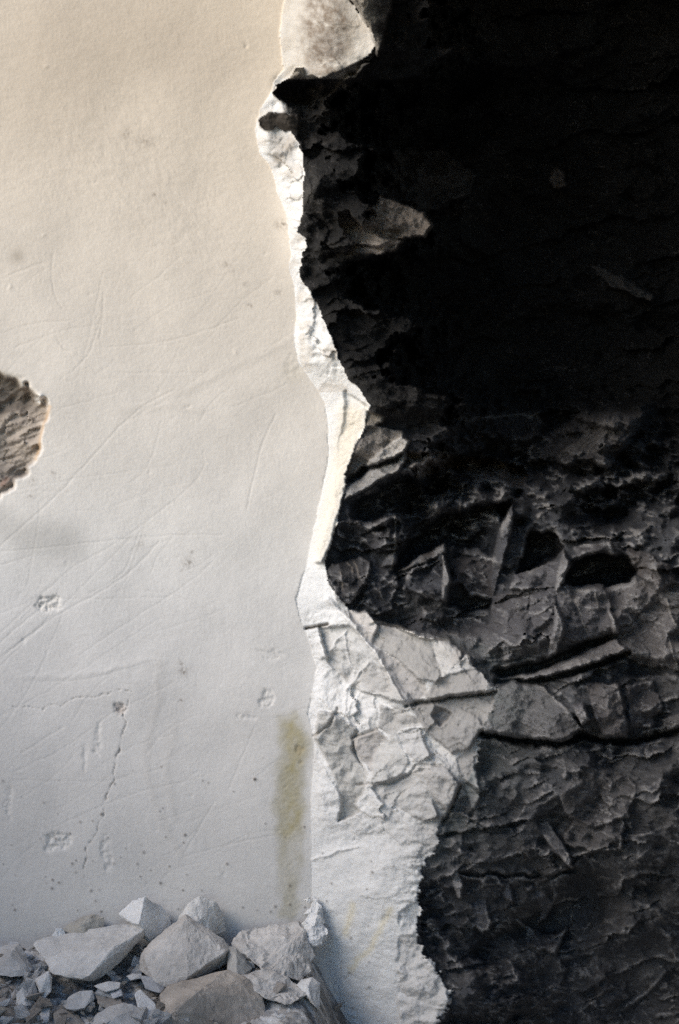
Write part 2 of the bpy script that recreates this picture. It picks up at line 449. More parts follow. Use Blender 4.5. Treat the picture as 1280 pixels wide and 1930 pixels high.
facet([(660, 880), (672, 845), (700, 800), (760, 812), (772, 838), (745, 862), (720, 868), (700, 872), (672, 892), (655, 900)], 0.10, -0.10, -0.35, at=-0.05, alb=(0.42, 0.38, 0.34), name='pale_block', jit=3)
facet([(692, 776), (726, 786), (722, 796), (690, 802)], 0.12, 0.1, 0.4, at=-0.05, alb=(0.45, 0.40, 0.34), part=False, jit=2)
facet([(715, 855), (755, 818), (772, 832), (762, 852), (735, 862), (712, 872), (690, 880), (660, 892), (668, 884)], 0.16, 0.35, 0.3, at=0.03, alb=(0.68, 0.66, 0.63), name='pale_block', jit=5, text='toothed pale ledge beside the white edge')
facet([(648, 922), (700, 885), (750, 868), (765, 850), (772, 866), (752, 888), (700, 915), (650, 943)], 0.18, 0.3, 0.75, at=0.02, alb=(0.56, 0.54, 0.52), name='pale_block', jit=4)
facet([(765, 850), (830, 855), (900, 862), (985, 880), (998, 900), (975, 918), (930, 893), (860, 885), (800, 897), (768, 880)], 0.14, 0.05, 0.25, at=-0.05, alb=(0.36, 0.30, 0.255), keep=3, fine=2.2, name='brown_band', text='rough brown band of broken rock')
# shaded gaps
hollow([(652, 905), (690, 872), (690, 888), (660, 912)], 0.10, 3, 3)
hollow([(672, 950), (740, 900), (800, 898), (850, 900), (835, 925), (770, 965), (700, 985), (670, 975)], 0.30, 5)
hollow([(780, 1050), (740, 1085), (765, 1030), (830, 975), (920, 950), (968, 945), (945, 1000), (930, 1045), (850, 1030), (840, 1020), (800, 1045)], 0.34, 5)
facet([(850, 888), (940, 905), (968, 940), (900, 955), (830, 972), (870, 930)], 0.08, 0.1, 0.3, alb=(0.075, 0.074, 0.078), keep=2, name='ledge')
facet([(640, 985), (690, 975), (745, 958), (790, 935), (860, 925), (838, 965), (790, 985), (762, 1020), (745, 1040), (700, 1035), (635, 1010)], 0.12, 0.05, 0.45, alb=(0.085, 0.08, 0.08), keep=2, name='ledge')
ridge([(746, 970), (745, 1030), (738, 1075)], 2.2, 0.03, (0.34, 0.32, 0.28), 0.8, 1)
ridge([(862, 930), (872, 910), (866, 965)], 2, 0.02, (0.25, 0.23, 0.21), 0.7, 2)
facet([(740, 1082), (790, 1050), (838, 1024), (842, 1040), (800, 1062), (760, 1076)], 0.22, 0.2, 0.9, alb=(0.22, 0.185, 0.155), name='ledge', jit=3)
facet([(770, 1078), (838, 1042), (838, 1125), (820, 1130), (760, 1110)], 0.14, 0.0, 0.1, alb=(0.06, 0.062, 0.068), keep=1.5, name='slab')
facet([(836, 1045), (843, 1065), (850, 1095), (840, 1132), (833, 1132)], 0.17, 1.2, 0, alb=(0.36, 0.35, 0.35), name='lit_spall', jit=1.5)  # pale colour paints the light on narrow left-facing sides, here and below
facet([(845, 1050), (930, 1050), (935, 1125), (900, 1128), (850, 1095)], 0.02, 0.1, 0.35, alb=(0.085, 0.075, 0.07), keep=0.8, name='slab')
facet([(968, 945), (966, 1000), (945, 1070), (932, 1120), (928, 1172), (922, 1172), (928, 1050), (940, 1000)], 0.14, 1.0, 0.1, alb=(0.15, 0.152, 0.16), keep=0.5, name='lit_spall', jit=2)
hollow([(850, 1108), (870, 1100), (885, 1125), (926, 1130), (926, 1150), (880, 1150), (842, 1140)], 0.16, 3)
facet([(620, 1065), (680, 1048), (700, 1060), (690, 1100), (660, 1140), (640, 1130), (618, 1100)], 0.10, 0.2, 0.25, alb=(0.085, 0.08, 0.076), keep=1.5, name='slab')
for a in ([(640, 1075), (645, 1110)], [(668, 1060), (678, 1090)], [(655, 1060), (664, 1078)]):
    ridge(a, 2, 0.008, (0.32, 0.28, 0.24), 0.6, 3)
facet([(690, 1060), (738, 1068), (752, 1100), (740, 1150), (700, 1160), (668, 1150), (690, 1110)], 0.06, 0.1, 0.2, alb=(0.06, 0.06, 0.064), keep=1.5, name='slab')
facet([(726, 1050), (748, 1040), (752, 1062), (720, 1070)], 0.15, 0.4, 0.5, alb=(0.2, 0.2, 0.2), part=False, jit=2)
facet([(1000, 1000), (1050, 1005), (1062, 1030), (1040, 1060), (990, 1090), (970, 1085), (985, 1050)], -0.24, 0.3, 0.3, alb=(0.055, 0.05, 0.05), name='slab')
hollow([(1000, 1010), (1045, 1000), (1050, 1045), (1010, 1060), (992, 1085), (980, 1090)], 0.12, 4)
hollow([(1062, 1090), (1090, 1055), (1130, 1040), (1180, 1055), (1200, 1080), (1180, 1098), (1130, 1108), (1075, 1104)], 0.36, 4)
facet([(1080, 1030), (1150, 1020), (1165, 1048), (1130, 1042), (1090, 1054)], 0.10, 0.2, 0.35, alb=(0.12, 0.11, 0.11), name='ledge', jit=3)
facet([(968, 1085), (1020, 1068), (1050, 1055), (1062, 1095), (1045, 1105), (985, 1112), (960, 1110)], 0.10, 0.1, 0.9, alb=(0.13, 0.125, 0.125), name='ledge', jit=3)
facet([(1062, 1035), (1075, 1060), (1062, 1095), (1050, 1120), (1046, 1105), (1052, 1070)], 0.17, 0.9, 0.1, alb=(0.22, 0.21, 0.20), name='lit_spall', jit=2)
facet([(1170, 1030), (1210, 1035), (1260, 1070), (1280, 1100), (1240, 1110), (1195, 1080)], 0.16, 0.35, 0.5, alb=(0.22, 0.195, 0.175), keep=3, fine=1.6, name='slab')

# ---- broken face (v 1100-1400)
facet([(930, 1120), (1000, 1108), (1050, 1104), (1052, 1150), (1048, 1215), (1030, 1232), (960, 1245), (885, 1250), (875, 1200), (925, 1170)], 0.05, 0.15, 0.12, alb=(0.11, 0.105, 0.105), keep=1.6, name='slab')
facet([(755, 1175), (800, 1150), (860, 1160), (922, 1172), (900, 1215), (868, 1245), (850, 1210), (800, 1200)], 0.04, 0.15, 0.1, alb=(0.105, 0.102, 0.106), keep=1.2, name='slab')
facet([(1052, 1105), (1140, 1100), (1160, 1165), (1168, 1195), (1100, 1210), (1058, 1215), (1050, 1180)], 0.09, 0.1, 0.1, alb=(0.145, 0.138, 0.135), keep=0.8, name='slab')
facet([(1048, 1140), (1060, 1165), (1064, 1190), (1048, 1232), (1030, 1240), (1042, 1190)], 0.13, 0.9, -0.1, alb=(0.28, 0.27, 0.26), name='lit_spall', jit=2)
facet([(1140, 1105), (1230, 1090), (1330, 1100), (1330, 1262), (1270, 1262), (1200, 1250), (1165, 1230), (1158, 1165)], 0.12, 0.12, 0.12, alb=(0.17, 0.158, 0.148), keep=0.9, name='slab', text='large brown grey slab at the right')
facet([(1148, 1150), (1158, 1160), (1166, 1192), (1156, 1196)], 0.13, 1.0, 0, alb=(0.33, 0.31, 0.29), part=False, jit=2)
ridge([(1255, 1130), (1268, 1165), (1280, 1190)], 2.2, 0.014, (0.34, 0.32, 0.3), 0.7, 2)
ridge([(1262, 1205), (1272, 1240), (1278, 1262)], 2.2, 0.014, (0.3, 0.28, 0.26), 0.7, 2)
ridge([(1085, 1130), (1098, 1165), (1105, 1190)], 2, 0.010, (0.28, 0.27, 0.26), 0.7, 3)
ridge([(1122, 1118), (1128, 1150)], 2, 0.01, (0.25, 0.24, 0.23), 0.6, 3)
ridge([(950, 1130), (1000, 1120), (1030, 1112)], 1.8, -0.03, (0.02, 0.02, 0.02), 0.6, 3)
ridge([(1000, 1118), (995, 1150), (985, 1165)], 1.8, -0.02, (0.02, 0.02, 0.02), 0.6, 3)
# the long shaded wedge and its lit lip
facet([(1160, 1205), (1185, 1228), (1100, 1255), (1030, 1275), (985, 1280), (1060, 1245), (1120, 1215)], 0.17, 0.35, 1.0, alb=(0.25, 0.232, 0.215), name='lit_lip', jit=3, keep=0.2)
hollow([(930, 1262), (1020, 1248), (1100, 1215), (1150, 1198), (1140, 1212), (1080, 1238), (1020, 1266), (940, 1278)], 0.26, 4, 3)
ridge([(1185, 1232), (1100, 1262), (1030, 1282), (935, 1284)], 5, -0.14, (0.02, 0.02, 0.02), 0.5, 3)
hollow([(1185, 1240), (1280, 1245), (1320, 1262), (1320, 1275), (1240, 1268), (1190, 1275)], 0.12, 5)
facet([(912, 1385), (930, 1300), (960, 1285), (1015, 1290), (1060, 1325), (1098, 1372), (1065, 1398), (1000, 1395), (950, 1388)], 0.14, 0.16, 0.30, alb=(0.17, 0.162, 0.155), keep=0.25, fine=0.3, name='slab', text='smooth fan shaped slab')
ridge([(1020, 1295), (1060, 1330), (1096, 1374)], 4, 0.010, (0.30, 0.29, 0.28), 0.7, 1.5)
facet([(1075, 1330), (1100, 1325), (1112, 1355), (1098, 1368)], 0.15, 0.4, 0.5, alb=(0.2, 0.19, 0.19), part=False, jit=3)
facet([(1105, 1290), (1165, 1285), (1180, 1330), (1185, 1390), (1140, 1388), (1120, 1350)], 0.10, 0.1, 0.1, alb=(0.165, 0.148, 0.138), keep=1, name='slab')
facet([(1180, 1290), (1230, 1285), (1250, 1330), (1230, 1370), (1190, 1375)], 0.10, 0.15, 0.12, alb=(0.165, 0.152, 0.145), keep=1, name='slab')
facet([(1245, 1355), (1330, 1330), (1330, 1375), (1270, 1385)], 0.10, 0.1, 0.15, alb=(0.15, 0.14, 0.13), keep=1, name='slab')
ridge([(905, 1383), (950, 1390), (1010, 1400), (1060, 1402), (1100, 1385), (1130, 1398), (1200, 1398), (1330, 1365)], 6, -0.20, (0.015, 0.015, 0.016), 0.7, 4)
facet([(1075, 1400), (1130, 1402), (1190, 1404), (1150, 1440), (1090, 1445), (1060, 1425)], 0.03, 0.1, 0.3, alb=(0.06, 0.062, 0.068), keep=1.5, name='slab')
facet([(1085, 1460), (1150, 1445), (1200, 1480), (1185, 1540), (1120, 1560), (1060, 1530), (1055, 1500)], 0.08, 0.2, 0.2, alb=(0.12, 0.115, 0.112), keep=1, name='slab')
facet([(1060, 1590), (1090, 1520), (1130, 1500), (1180, 1560), (1170, 1600), (1110, 1605)], 0.08, 0.2, 0.4, alb=(0.12, 0.115, 0.112), keep=1.4, name='slab')
facet([(1010, 1535), (1030, 1545), (1075, 1610), (1080, 1640), (1050, 1610), (1020, 1570)], 0.13, 0.5, 0.5, alb=(0.15, 0.15, 0.155), name='lit_spall', jit=3)
ridge([(1100, 1610), (1130, 1598), (1178, 1602)], 3, 0.02, (0.25, 0.25, 0.25), 0.6, 3)
ridge([(1100, 1610), (1118, 1635)], 3, 0.02, (0.2, 0.2, 0.2), 0.6, 3)
ridge([(835, 1540), (880, 1542), (930, 1570), (960, 1565)], 2.2, -0.02, None, 0, 3)
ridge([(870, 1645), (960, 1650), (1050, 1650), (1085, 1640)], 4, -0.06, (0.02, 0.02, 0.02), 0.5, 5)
facet([(852, 1655), (862, 1640), (872, 1665), (870, 1695), (860, 1690)], 0.08, 1.0, 0.2, alb=(0.36, 0.36, 0.37), name='lit_spall', jit=2)
facet([(948, 1690), (955, 1660), (966, 1680), (967, 1705)], 0.08, 1.0, 0.2, alb=(0.25, 0.25, 0.26), name='lit_spall', jit=2)
facet([(1000, 1660), (1040, 1700), (1045, 1660), (1050, 1690), (1030, 1730), (1010, 1745), (1020, 1710)], 0.08, 0.6, 0.2, alb=(0.2, 0.2, 0.21), name='lit_spall', jit=3)
facet([(895, 1700), (915, 1695), (925, 1740), (912, 1765), (898, 1745)], 0.06, 0.5, 0.3, alb=(0.18, 0.18, 0.19), part=False, jit=5)
hollow([(935, 1775), (965, 1745), (1040, 1700), (1060, 1660), (1120, 1640), (1150, 1720), (1110, 1800), (1060, 1790), (1010, 1770)], 0.22, 14)
facet([(975, 1735), (1045, 1765), (1070, 1745), (1050, 1800), (1000, 1785)], 0.14, 0.4, 0.2, alb=(0.13, 0.13, 0.135), keep=2, name='slab', jit=6)
ridge([(812, 1735), (850, 1800), (885, 1840), (900, 1870)], 9, 0.05, (0.22, 0.22, 0.23), 0.35, 8)
ridge([(960, 1810), (985, 1855)], 5, 0.03, (0.13, 0.13, 0.15), 0.5, 3)
ridge([(1180, 1900), (1230, 1860), (1250, 1835)], 5, 0.04, (0.15, 0.16, 0.18), 0.5, 5)
ridge([(1240, 1915), (1330, 1895)], 5, 0.04, (0.15, 0.16, 0.18), 0.5, 5)

# ---- pale pier: broken faces (v 1150-1560)
PO = dict(owner='pier', jit=3)
facet([(655, 1150), (690, 1150), (706, 1172), (690, 1184), (668, 1176)], 0.00, 0.5, 0.3, alb=(0.62, 0.58, 0.54), name='spall', **PO)
facet([(672, 1186), (712, 1176), (702, 1215), (690, 1200)], 0.02, 0.7, 0.1, alb=(0.60, 0.56, 0.53), name='spall', **PO)
facet([(712, 1178), (740, 1180), (790, 1202), (815, 1207), (838, 1275), (830, 1288), (790, 1280), (740, 1235), (700, 1215)], -0.05, 0.28, 0.75, alb=(0.37, 0.355, 0.335), name='pale_slab', keep=0.15, fine=0.35, text='grey slab shaded below a curved lip', **PO)
facet([(812, 1206), (848, 1206), (870, 1228), (872, 1238), (838, 1274), (832, 1274)], 0.03, 0.75, 0.25, alb=(0.72, 0.70, 0.67), name='spall', text='bright white chip with a brown corner', keep=0.2, fine=0.3, **PO)
mixc(soft([(862, 1215), (882, 1235), (868, 1250), (848, 1245)], 4) * 0.6, (0.34, 0.29, 0.25))
ridge([(705, 1172), (745, 1178), (800, 1204), (848, 1206)], 3, 0.03, (0.5, 0.46, 0.40), 0.7, 1.5)
facet([(705, 1222), (740, 1237), (800, 1290), (805, 1310), (770, 1330), (740, 1290)], 0.0, 0.3, 0.1, alb=(0.42, 0.40, 0.385), name='pale_slab', **PO)
facet([(835, 1275), (900, 1258), (922, 1290), (905, 1308), (850, 1312), (820, 1322), (800, 1310)], 0.02, 0.25, 0.45, alb=(0.33, 0.315, 0.30), name='pale_slab', **PO)
facet([(772, 1330), (850, 1315), (935, 1302), (920, 1345), (888, 1410), (850, 1420), (825, 1395), (795, 1370)], -0.02, 0.30, 0.30, alb=(0.28, 0.27, 0.26), name='pale_slab', keep=1.0, **PO)
ridge([(765, 1330), (850, 1314), (935, 1304)], 3.5, -0.05, (0.06, 0.055, 0.05), 0.7, 2)
facet([(822, 1330), (850, 1345), (830, 1370), (812, 1350)], -0.04, -0.3, -0.3, alb=(0.2, 0.19, 0.18), part=False, jit=3)
facet([(864, 1330), (905, 1355), (912, 1375), (885, 1410), (850, 1390)], 0.03, 0.4, 0.2, alb=(0.36, 0.35, 0.34), name='pale_slab', keep=0.4, **PO)
facet([(600, 1180), (660, 1180), (705, 1222), (765, 1325), (700, 1310), (660, 1290), (620, 1250)], 0.0, 0.72, 0.05, name='pale_slab', alb=(0.60, 0.59, 0.57), keep=1.4, **PO)
ridge([(620, 1130), (668, 1180), (700, 1220), (740, 1275), (772, 1330)], 5, 0.020, (0.72, 0.71, 0.70), 0.6, 4)
facet([(682, 1255), (700, 1245), (728, 1265), (735, 1300), (705, 1310), (685, 1290)], -0.015, 0.15, -0.2, alb=(0.52, 0.505, 0.485), name='spall', **PO)
facet([(650, 1215), (668, 1240), (672, 1270), (655, 1290), (640, 1260)], -0.01, 0.2, -0.1, alb=(0.55, 0.54, 0.52), name='spall', **PO)
facet([(592, 1388), (600, 1340), (625, 1345), (670, 1370), (664, 1410), (676, 1440), (690, 1465), (682, 1500), (668, 1515), (678, 1530), (640, 1548), (645, 1510), (632, 1470), (610, 1420)], 0.03, 0.10, -0.22, alb=(0.52, 0.51, 0.485), name='pale_slab', keep=0.8, text='grey flap ending in a notched tip above the smooth face', **PO)
facet([(662, 1392), (712, 1373), (735, 1395), (715, 1430), (700, 1455), (678, 1425)], 0.02, 0.18, -0.35, alb=(0.50, 0.47, 0.445), name='pale_slab', **PO)
facet([(700, 1440), (715, 1400), (745, 1385), (765, 1420), (770, 1440), (740, 1480), (700, 1475)], 0.02, 0.55, 0.1, alb=(0.62, 0.61, 0.59), name='pale_slab', keep=.6, **PO)
facet([(745, 1385), (790, 1370), (810, 1425), (790, 1440), (768, 1420)], 0.02, 0.65, 0.1, alb=(0.62, 0.61, 0.60), name='pale_slab', keep=.5, **PO)
facet([(715, 1330), (765, 1335), (795, 1365), (760, 1372), (740, 1390), (715, 1370)], 0.0, 0.3, -0.1, alb=(0.5, 0.485, 0.465), name='pale_slab', keep=.8, **PO)
facet([(790, 1450), (835, 1440), (866, 1478), (860, 1500), (845, 1530), (815, 1500), (800, 1470)], 0.03, 0.42, 0.05, alb=(0.50, 0.485, 0.47), name='pale_slab', keep=.6, **PO)
facet([(700, 1485), (760, 1460), (800, 1450), (812, 1500), (828, 1540), (800, 1550), (750, 1520), (720, 1510)], 0.0, 0.6, 0.1, alb=(0.60, 0.59, 0.575), name='pale_slab', keep=.9, **PO)
ridge([(676, 1478), (700, 1480), (745, 1475), (790, 1443), (835, 1440)], 2.4, -0.018, (0.30, 0.27, 0.24), 0.5, 4)
ridge([(665, 1390), (712, 1374)], 2.2, -0.02, (0.25, 0.22, 0.19), 0.6, 2)
ridge([(665, 1392), (672, 1425), (690, 1460)], 2.2, -0.02, (0.35, 0.32, 0.28), 0.5, 3)
ridge([(578, 1184), (618, 1176)], 2.4, -0.04, (0.22, 0.17, 0.13), 0.8, 1.5)
ridge([(592, 1385), (620, 1372), (636, 1335)], 2.2, -0.02, (0.35, 0.3, 0.25), 0.5, 3)
for a in ([(618, 1235), (640, 1200), (655, 1190)], [(650, 1195), (652, 1230), (668, 1262), (655, 1300)], [(655, 1300), (690, 1250)], [(655, 1340), (682, 1300)], [(694, 1350), (697, 1372)], [(590, 1620), (640, 1605), (672, 1598)], [(665, 1380), (650, 1340), (655, 1300)]):
    ridge(a, 2.5, 0.010, (0.76, 0.755, 0.75), 0.6, 4)
mixc(sstep(0.1, 0.7, fbm(U / 34, V / 30, 83, 4)) * rough_lo * is_pier * 0.35, (0.45, 0.43, 0.40))
# darker corner chips right of the pier
facet([(866, 1480), (880, 1475), (905, 1500), (892, 1540), (870, 1530), (850, 1530)], -0.05, -0.2, -0.3, alb=(0.13, 0.11, 0.10), part=False, jit=2)
facet([(872, 1472), (905, 1500), (895, 1524), (885, 1522), (880, 1490)], 0.03, 0.7, 0.1, alb=(0.32, 0.31, 0.30), name='spall', jit=2, owner='pier')
facet([(860, 1430), (890, 1410), (898, 1450), (905, 1490), (880, 1475)], 0.03, 0.4, 0.1, alb=(0.34, 0.33, 0.32), name='spall', jit=3, owner='pier')
ridge([(868, 1480), (850, 1525), (830, 1560)], 3, -0.04, (0.12, 0.09, 0.07), 0.8, 2)
# lower smooth face: yellow streaks, specks, grey right margin
for a in ([(735, 1715), (715, 1755), (700, 1785), (660, 1825)], [(665, 1705), (652, 1760)]):
    ridge(a, 7, 0, (0.72, 0.60, 0.30), 0.35, 4, only=is_pier)
mixc(soft([(748, 1760), (800, 1755), (805, 1800), (850, 1860), (850, 1960), (756, 1960)], 8) * 0.45 * is_pier, (0.36, 0.34, 0.32))
facet([(752, 1720), (790, 1700), (795, 1790), (830, 1840), (850, 1885), (820, 1960), (752, 1960)], 0.03, 0.3, 0, owner='pier', name='pale_slab', keep=1.5, fine=1.5, jit=4)

# ------------------------------------------------------------------ the smooth wall: scratches, cracks, chips, stains
W_ = is_wall.astype(float)
def scratch(pts, w=1.2, amp=-0.0016, dark=0.10, jit=1.5):
    ridge(smoothline(pts), w, amp, (0.42, 0.40, 0.37), dark, jit, only=W_)
rs = np.random.default_rng(5)
for a in ([(0, 1030), (120, 920), (245, 785), (330, 735)], [(0, 1195), (130, 1075), (232, 1015), (370, 905), (383, 850)], [(40, 780), (130, 765), (220, 740)],
          [(10, 925), (160, 900), (260, 885), (330, 875)], [(0, 1040), (150, 1025), (300, 1010), (420, 1008)], [(70, 1130), (180, 1128), (320, 1125)],
          [(0, 1210), (60, 1160), (100, 1128)], [(10, 1235), (100, 1165), (230, 1090), (300, 1020)], [(150, 1235), (260, 1160), (340, 1110), (400, 1060)],
          [(0, 1350), (110, 1290), (300, 1165)], [(25, 1455), (120, 1410), (210, 1345), (260, 1320), (330, 1285)], [(20, 1470), (215, 1470), (320, 1440)],
          [(520, 780), (490, 850), (465, 960)], [(0, 1065), (60, 1048)], [(305, 790), (290, 850), (270, 890), (245, 910)], [(195, 510), (150, 700), (115, 715)],
          [(190, 600), (165, 670), (115, 715)], [(30, 655), (110, 625), (200, 610)], [(0, 630), (60, 610), (130, 605)], [(195, 550), (192, 605), (188, 640)],
          [(20, 1225), (90, 1165), (110, 1110)], [(0, 1375), (60, 1290), (105, 1190), (120, 1150)], [(215, 1470), (260, 1455)], [(80, 1285), (170, 1278), (270, 1250), (305, 1245)],
          [(480, 1370), (455, 1430), (430, 1490)], [(345, 1615), (400, 1600), (460, 1585), (520, 1575)], [(405, 1510), (370, 1570), (345, 1610)], [(15, 520), (80, 495)],
          [(0, 1255), (130, 1130), (250, 1010)], [(40, 1420), (120, 1370)], [(100, 1560), (240, 1500), (360, 1470)], [(200, 655), (330, 640), (450, 600)]):
    scratch(a, 1.15 + rs.random() * 0.4, -(0.0007 + 0.0008 * rs.random()), 0.08)
for k in range(70):
    x = rs.uniform(-20, 520); y = rs.uniform(500, 1680); a = rs.normal(-0.55, 0.35); L = rs.uniform(40, 190); b = rs.normal(0, 0.12)
    scratch([(x, y), (x + L * .5 * math.cos(a), y + L * .5 * math.sin(a)), (x + L * math.cos(a + b), y + L * math.sin(a + b))], 1.4, -0.0006 * rs.uniform(0.4, 1.6), 0.05)
# trowel sweeps: wide shallow bands
for a in ([(330, 745), (420, 700), (520, 655), (600, 610)], [(300, 1240), (295, 1330), (275, 1440), (300, 1530), (340, 1610)], [(330, 1370), (315, 1450), (330, 1540)], [(225, 775), (300, 765), (380, 770)]):
    ridge(smoothline(a), 8, 0.0011, (0.52, 0.49, 0.45), 0.22, 5, only=W_)
# cracks
CRK = W_ * np.clip(0.55 + 0.9 * fbm(U / 11, V / 11, 160, 3), 0.05, 1.2)
def crack(pts, w=1.4, dark=0.6): ridge(smoothline(pts, 4), w * 0.8, -0.006, (0.18, 0.15, 0.13), dark, 6, only=CRK)
crack([(246, 1312), (240, 1328), (232, 1345), (234, 1370), (222, 1420), (216, 1460), (200, 1510), (190, 1550), (172, 1590), (162, 1610), (158, 1650), (157, 1665)])
crack([(22, 1332), (60, 1335), (120, 1325), (180, 1312), (225, 1303), (247, 1300), (251, 1308)], 0.9, 0.25)
scratch([(100, 478), (97, 520), (105, 560), (118, 580)], 1.3, -0.0012, 0.3)
scratch([(108, 640), (120, 658), (132, 660)], 1.3, -0.001, 0.3)
crack([(0, 12 + 930), (20, 925)], 1.3, 0.3)
# long raised edge of the lower sheet of plaster
ridge([(40, 1275), (130, 1275), (200, 1262), (270, 1245), (310, 1245)], 6, 0.0014, None, 0, 4, only=W_)

F9 = fbm(U / 9, V / 9, 91, 4)
def chip(cx, cy, rx, ry, depth, name='chipped_patch', text=None, alb=None, part=True, pts=None):
    th = [i / 14 * 2 * math.pi for i in range(14)]
    p = pts or [(cx + rx * math.cos(t) * rs.uniform(.7, 1.15), cy + ry * math.sin(t) * rs.uniform(.7, 1.15)) for t in th]
    w = soft(p, 2.0, 6)
    sl = bbox(p, 32)
    H[sl] -= w[sl] * depth * (0.6 + 0.7 * F9[sl]) * W_[sl]
    if alb is not None: mixc(w * W_, alb)
    if part: newpart(pmask(p, 6), 'wall', name, text, only=is_wall)
chip(92, 1138, 25, 20, 0.012, alb=(0.62, 0.60, 0.57), text='round bruise left of the wall centre')
chip(226, 1336, 12, 11, 0.016, alb=(0.50, 0.46, 0.43), text='small notch where two cracks meet')
chip(110, 1585, 28, 22, 0.009, alb=(0.62, 0.61, 0.59))
chip(200, 1610, 12, 34, 0.005)
chip(502, 1318, 13, 19, 0.007)
chip(465, 1350, 22, 5, 0.005)
chip(508, 1235, 24, 12, 0.004, part=False)
chip(185, 1395, 6, 40, 0.005, part=False)
chip(15, 1510, 7, 40, 0.004, part=False)
chip(160, 1430, 5, 30, 0.004, part=False)
chip(555, 690, 16, 30, 0.002, part=False)
for k in range(60):
    chip(rs.uniform(-20, 560), rs.uniform(0, 1700), rs.uniform(2, 7), rs.uniform(2, 6), rs.uniform(-0.005, 0.005), part=False)
# hammered area, upper left
ham = soft([(30, 250), (250, 180), (420, 330), (480, 480), (400, 560), (260, 450), (100, 380)], 50) * W_
H = H + ham * 0.0008 * fbm((U + V) / 26, (U - V) / 13, 95, 3)
H = H + (1 - sstep(250, 620, V)) * 0.0004 * W_ * fbm(U / 20, V / 12, 96, 4)
# deep break at the left margin
HP = [(-60, 700), (0, 708), (18, 712), (30, 722), (55, 735), (74, 748), (84, 752), (97, 760), (88, 790), (78, 812), (70, 840), (66, 865), (48, 890), (30, 905), (15, 918), (0, 932), (-60, 980)]
hm = pmask(HP, 15); hw = soft(HP, 2, 15)
lay = fbm(U / 60, (V + 0.35 * U) / 7, 97, 4)
gash, ge = facets(U, V, 22, 98, -0.5, 2.2, 1.0, 0.5)
gb, _ = facets(U, V, 9, 99, -0.5, 2.2, 1.0, 0.6)
H = H - hw * W_ * (0.030 + 0.045 * sstep(80, -20, U) if False else hw * W_ * 0 + 0.085) + hw * W_ * (0.35 * gash + 0.25 * gb + 1.3 * tri(U, V, 34, 150, -0.5, 1.8, 0.5) + 0.7 * tri(U, V, 13, 151, -0.5, 1.8, 0.5) + 0.004 * lay)
mixc(hw * W_ * 0.9, (0.36, 0.31, 0.265))
mixc(soft([(-20, 705), (20, 712), (62, 742), (60, 770), (20, 775), (-20, 800)], 5) * W_ * 0.8, (0.20, 0.17, 0.145))
H = H - soft([(-20, 705), (20, 712), (62, 742), (50, 765), (20, 765), (-20, 790)], 5) * W_ * 0.04
mixc(sstep(0.15, 0.6, lay) * hw * W_ * 0.75, (0.17, 0.145, 0.125))
mixc(soft([(-20, 880), (40, 880), (68, 862), (50, 892), (10, 920), (-20, 930)], 5) * W_ * 0.6, (0.17, 0.15, 0.135))
ridge([(96, 765), (80, 810), (68, 865)], 3, 0.0, (0.50, 0.33, 0.18), 0.6, 3, only=W_)
ridge([(2, 915), (14, 902)], 3.5, 0.0, (0.30, 0.15, 0.10), 0.4, 3, only=W_)
newpart(hm, 'wall', 'broken_patch', 'deep brown break at the left margin', only=is_wall)
for p_, r_ in (((75, 752), 5),):
    d_ = np.hypot(U - p_[0], V - p_[1]); H = H + 0.03 * np.exp(-(d_ / 8) ** 2) * W_; mixc(np.exp(-(d_ / 9) ** 4) * W_, (0.80, 0.79, 0.78))
# stains, plus painted dimming at the top left
ys = [(524, 1350), (550, 1338), (575, 1365), (585, 1410), (578, 1450), (572, 1560), (568, 1640), (560, 1735), (528, 1735), (522, 1600), (515, 1500), (524, 1420)]
STN = soft(ys, 4, 9) * W_ * np.clip(0.85 + 0.5 * fbm(U / 30, V / 60, 161, 4), 0.3, 1.2)
mixc(STN * 0.75, (0.40, 0.375, 0.29))
mixc(soft([(532, 1360), (560, 1350), (572, 1410), (562, 1470), (572, 1550), (545, 1590), (526, 1560), (540, 1450)], 8) * W_ * 0.75 * (0.7 + 0.6 * fbm(U / 18, V / 24, 84, 3)) * 0.95, (0.38, 0.33, 0.17))
H = H + STN * 0.0008 * fbm(U / 16, (V + .5 * U) / 6, 85, 3)
chip(566, 1415, 8, 8, 0.006, part=False, alb=(0.38, 0.33, 0.22)); chip(568, 1437, 5, 4, 0.006, part=False, alb=(0.38, 0.33, 0.22)); chip(541, 1483, 5, 3, 0.004, part=False)
mixc(soft([(540, 680), (570, 690), (575, 720), (535, 725)], 8) * W_ * 0.25, (0.45, 0.42, 0.33))
mixc(np.exp(-(np.hypot(U - 32, V - 483) / 13) ** 2) * W_ * 0.5, (0.30, 0.26, 0.21))
mixc(soft([(-20, 950), (60, 985), (140, 990), (170, 1020), (150, 1055), (60, 1050), (-20, 1000)], 14) * W_ * 0.42, (0.34, 0.33, 0.31))
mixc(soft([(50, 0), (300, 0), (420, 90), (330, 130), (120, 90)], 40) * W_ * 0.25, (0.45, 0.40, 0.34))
mixc(soft([(-24, -24), (420, -24), (300, 130), (120, 250), (-24, 380)], 70, 30) * W_ * 0.40, (0.43, 0.36, 0.28))  # broad tan patch paints the dimmer, warmer light of this corner
mixc(soft([(300, 60), (450, 40), (520, 110), (400, 190), (290, 150)], 26) * W_ * 0.15 * (1 + patch), (0.42, 0.36, 0.30))
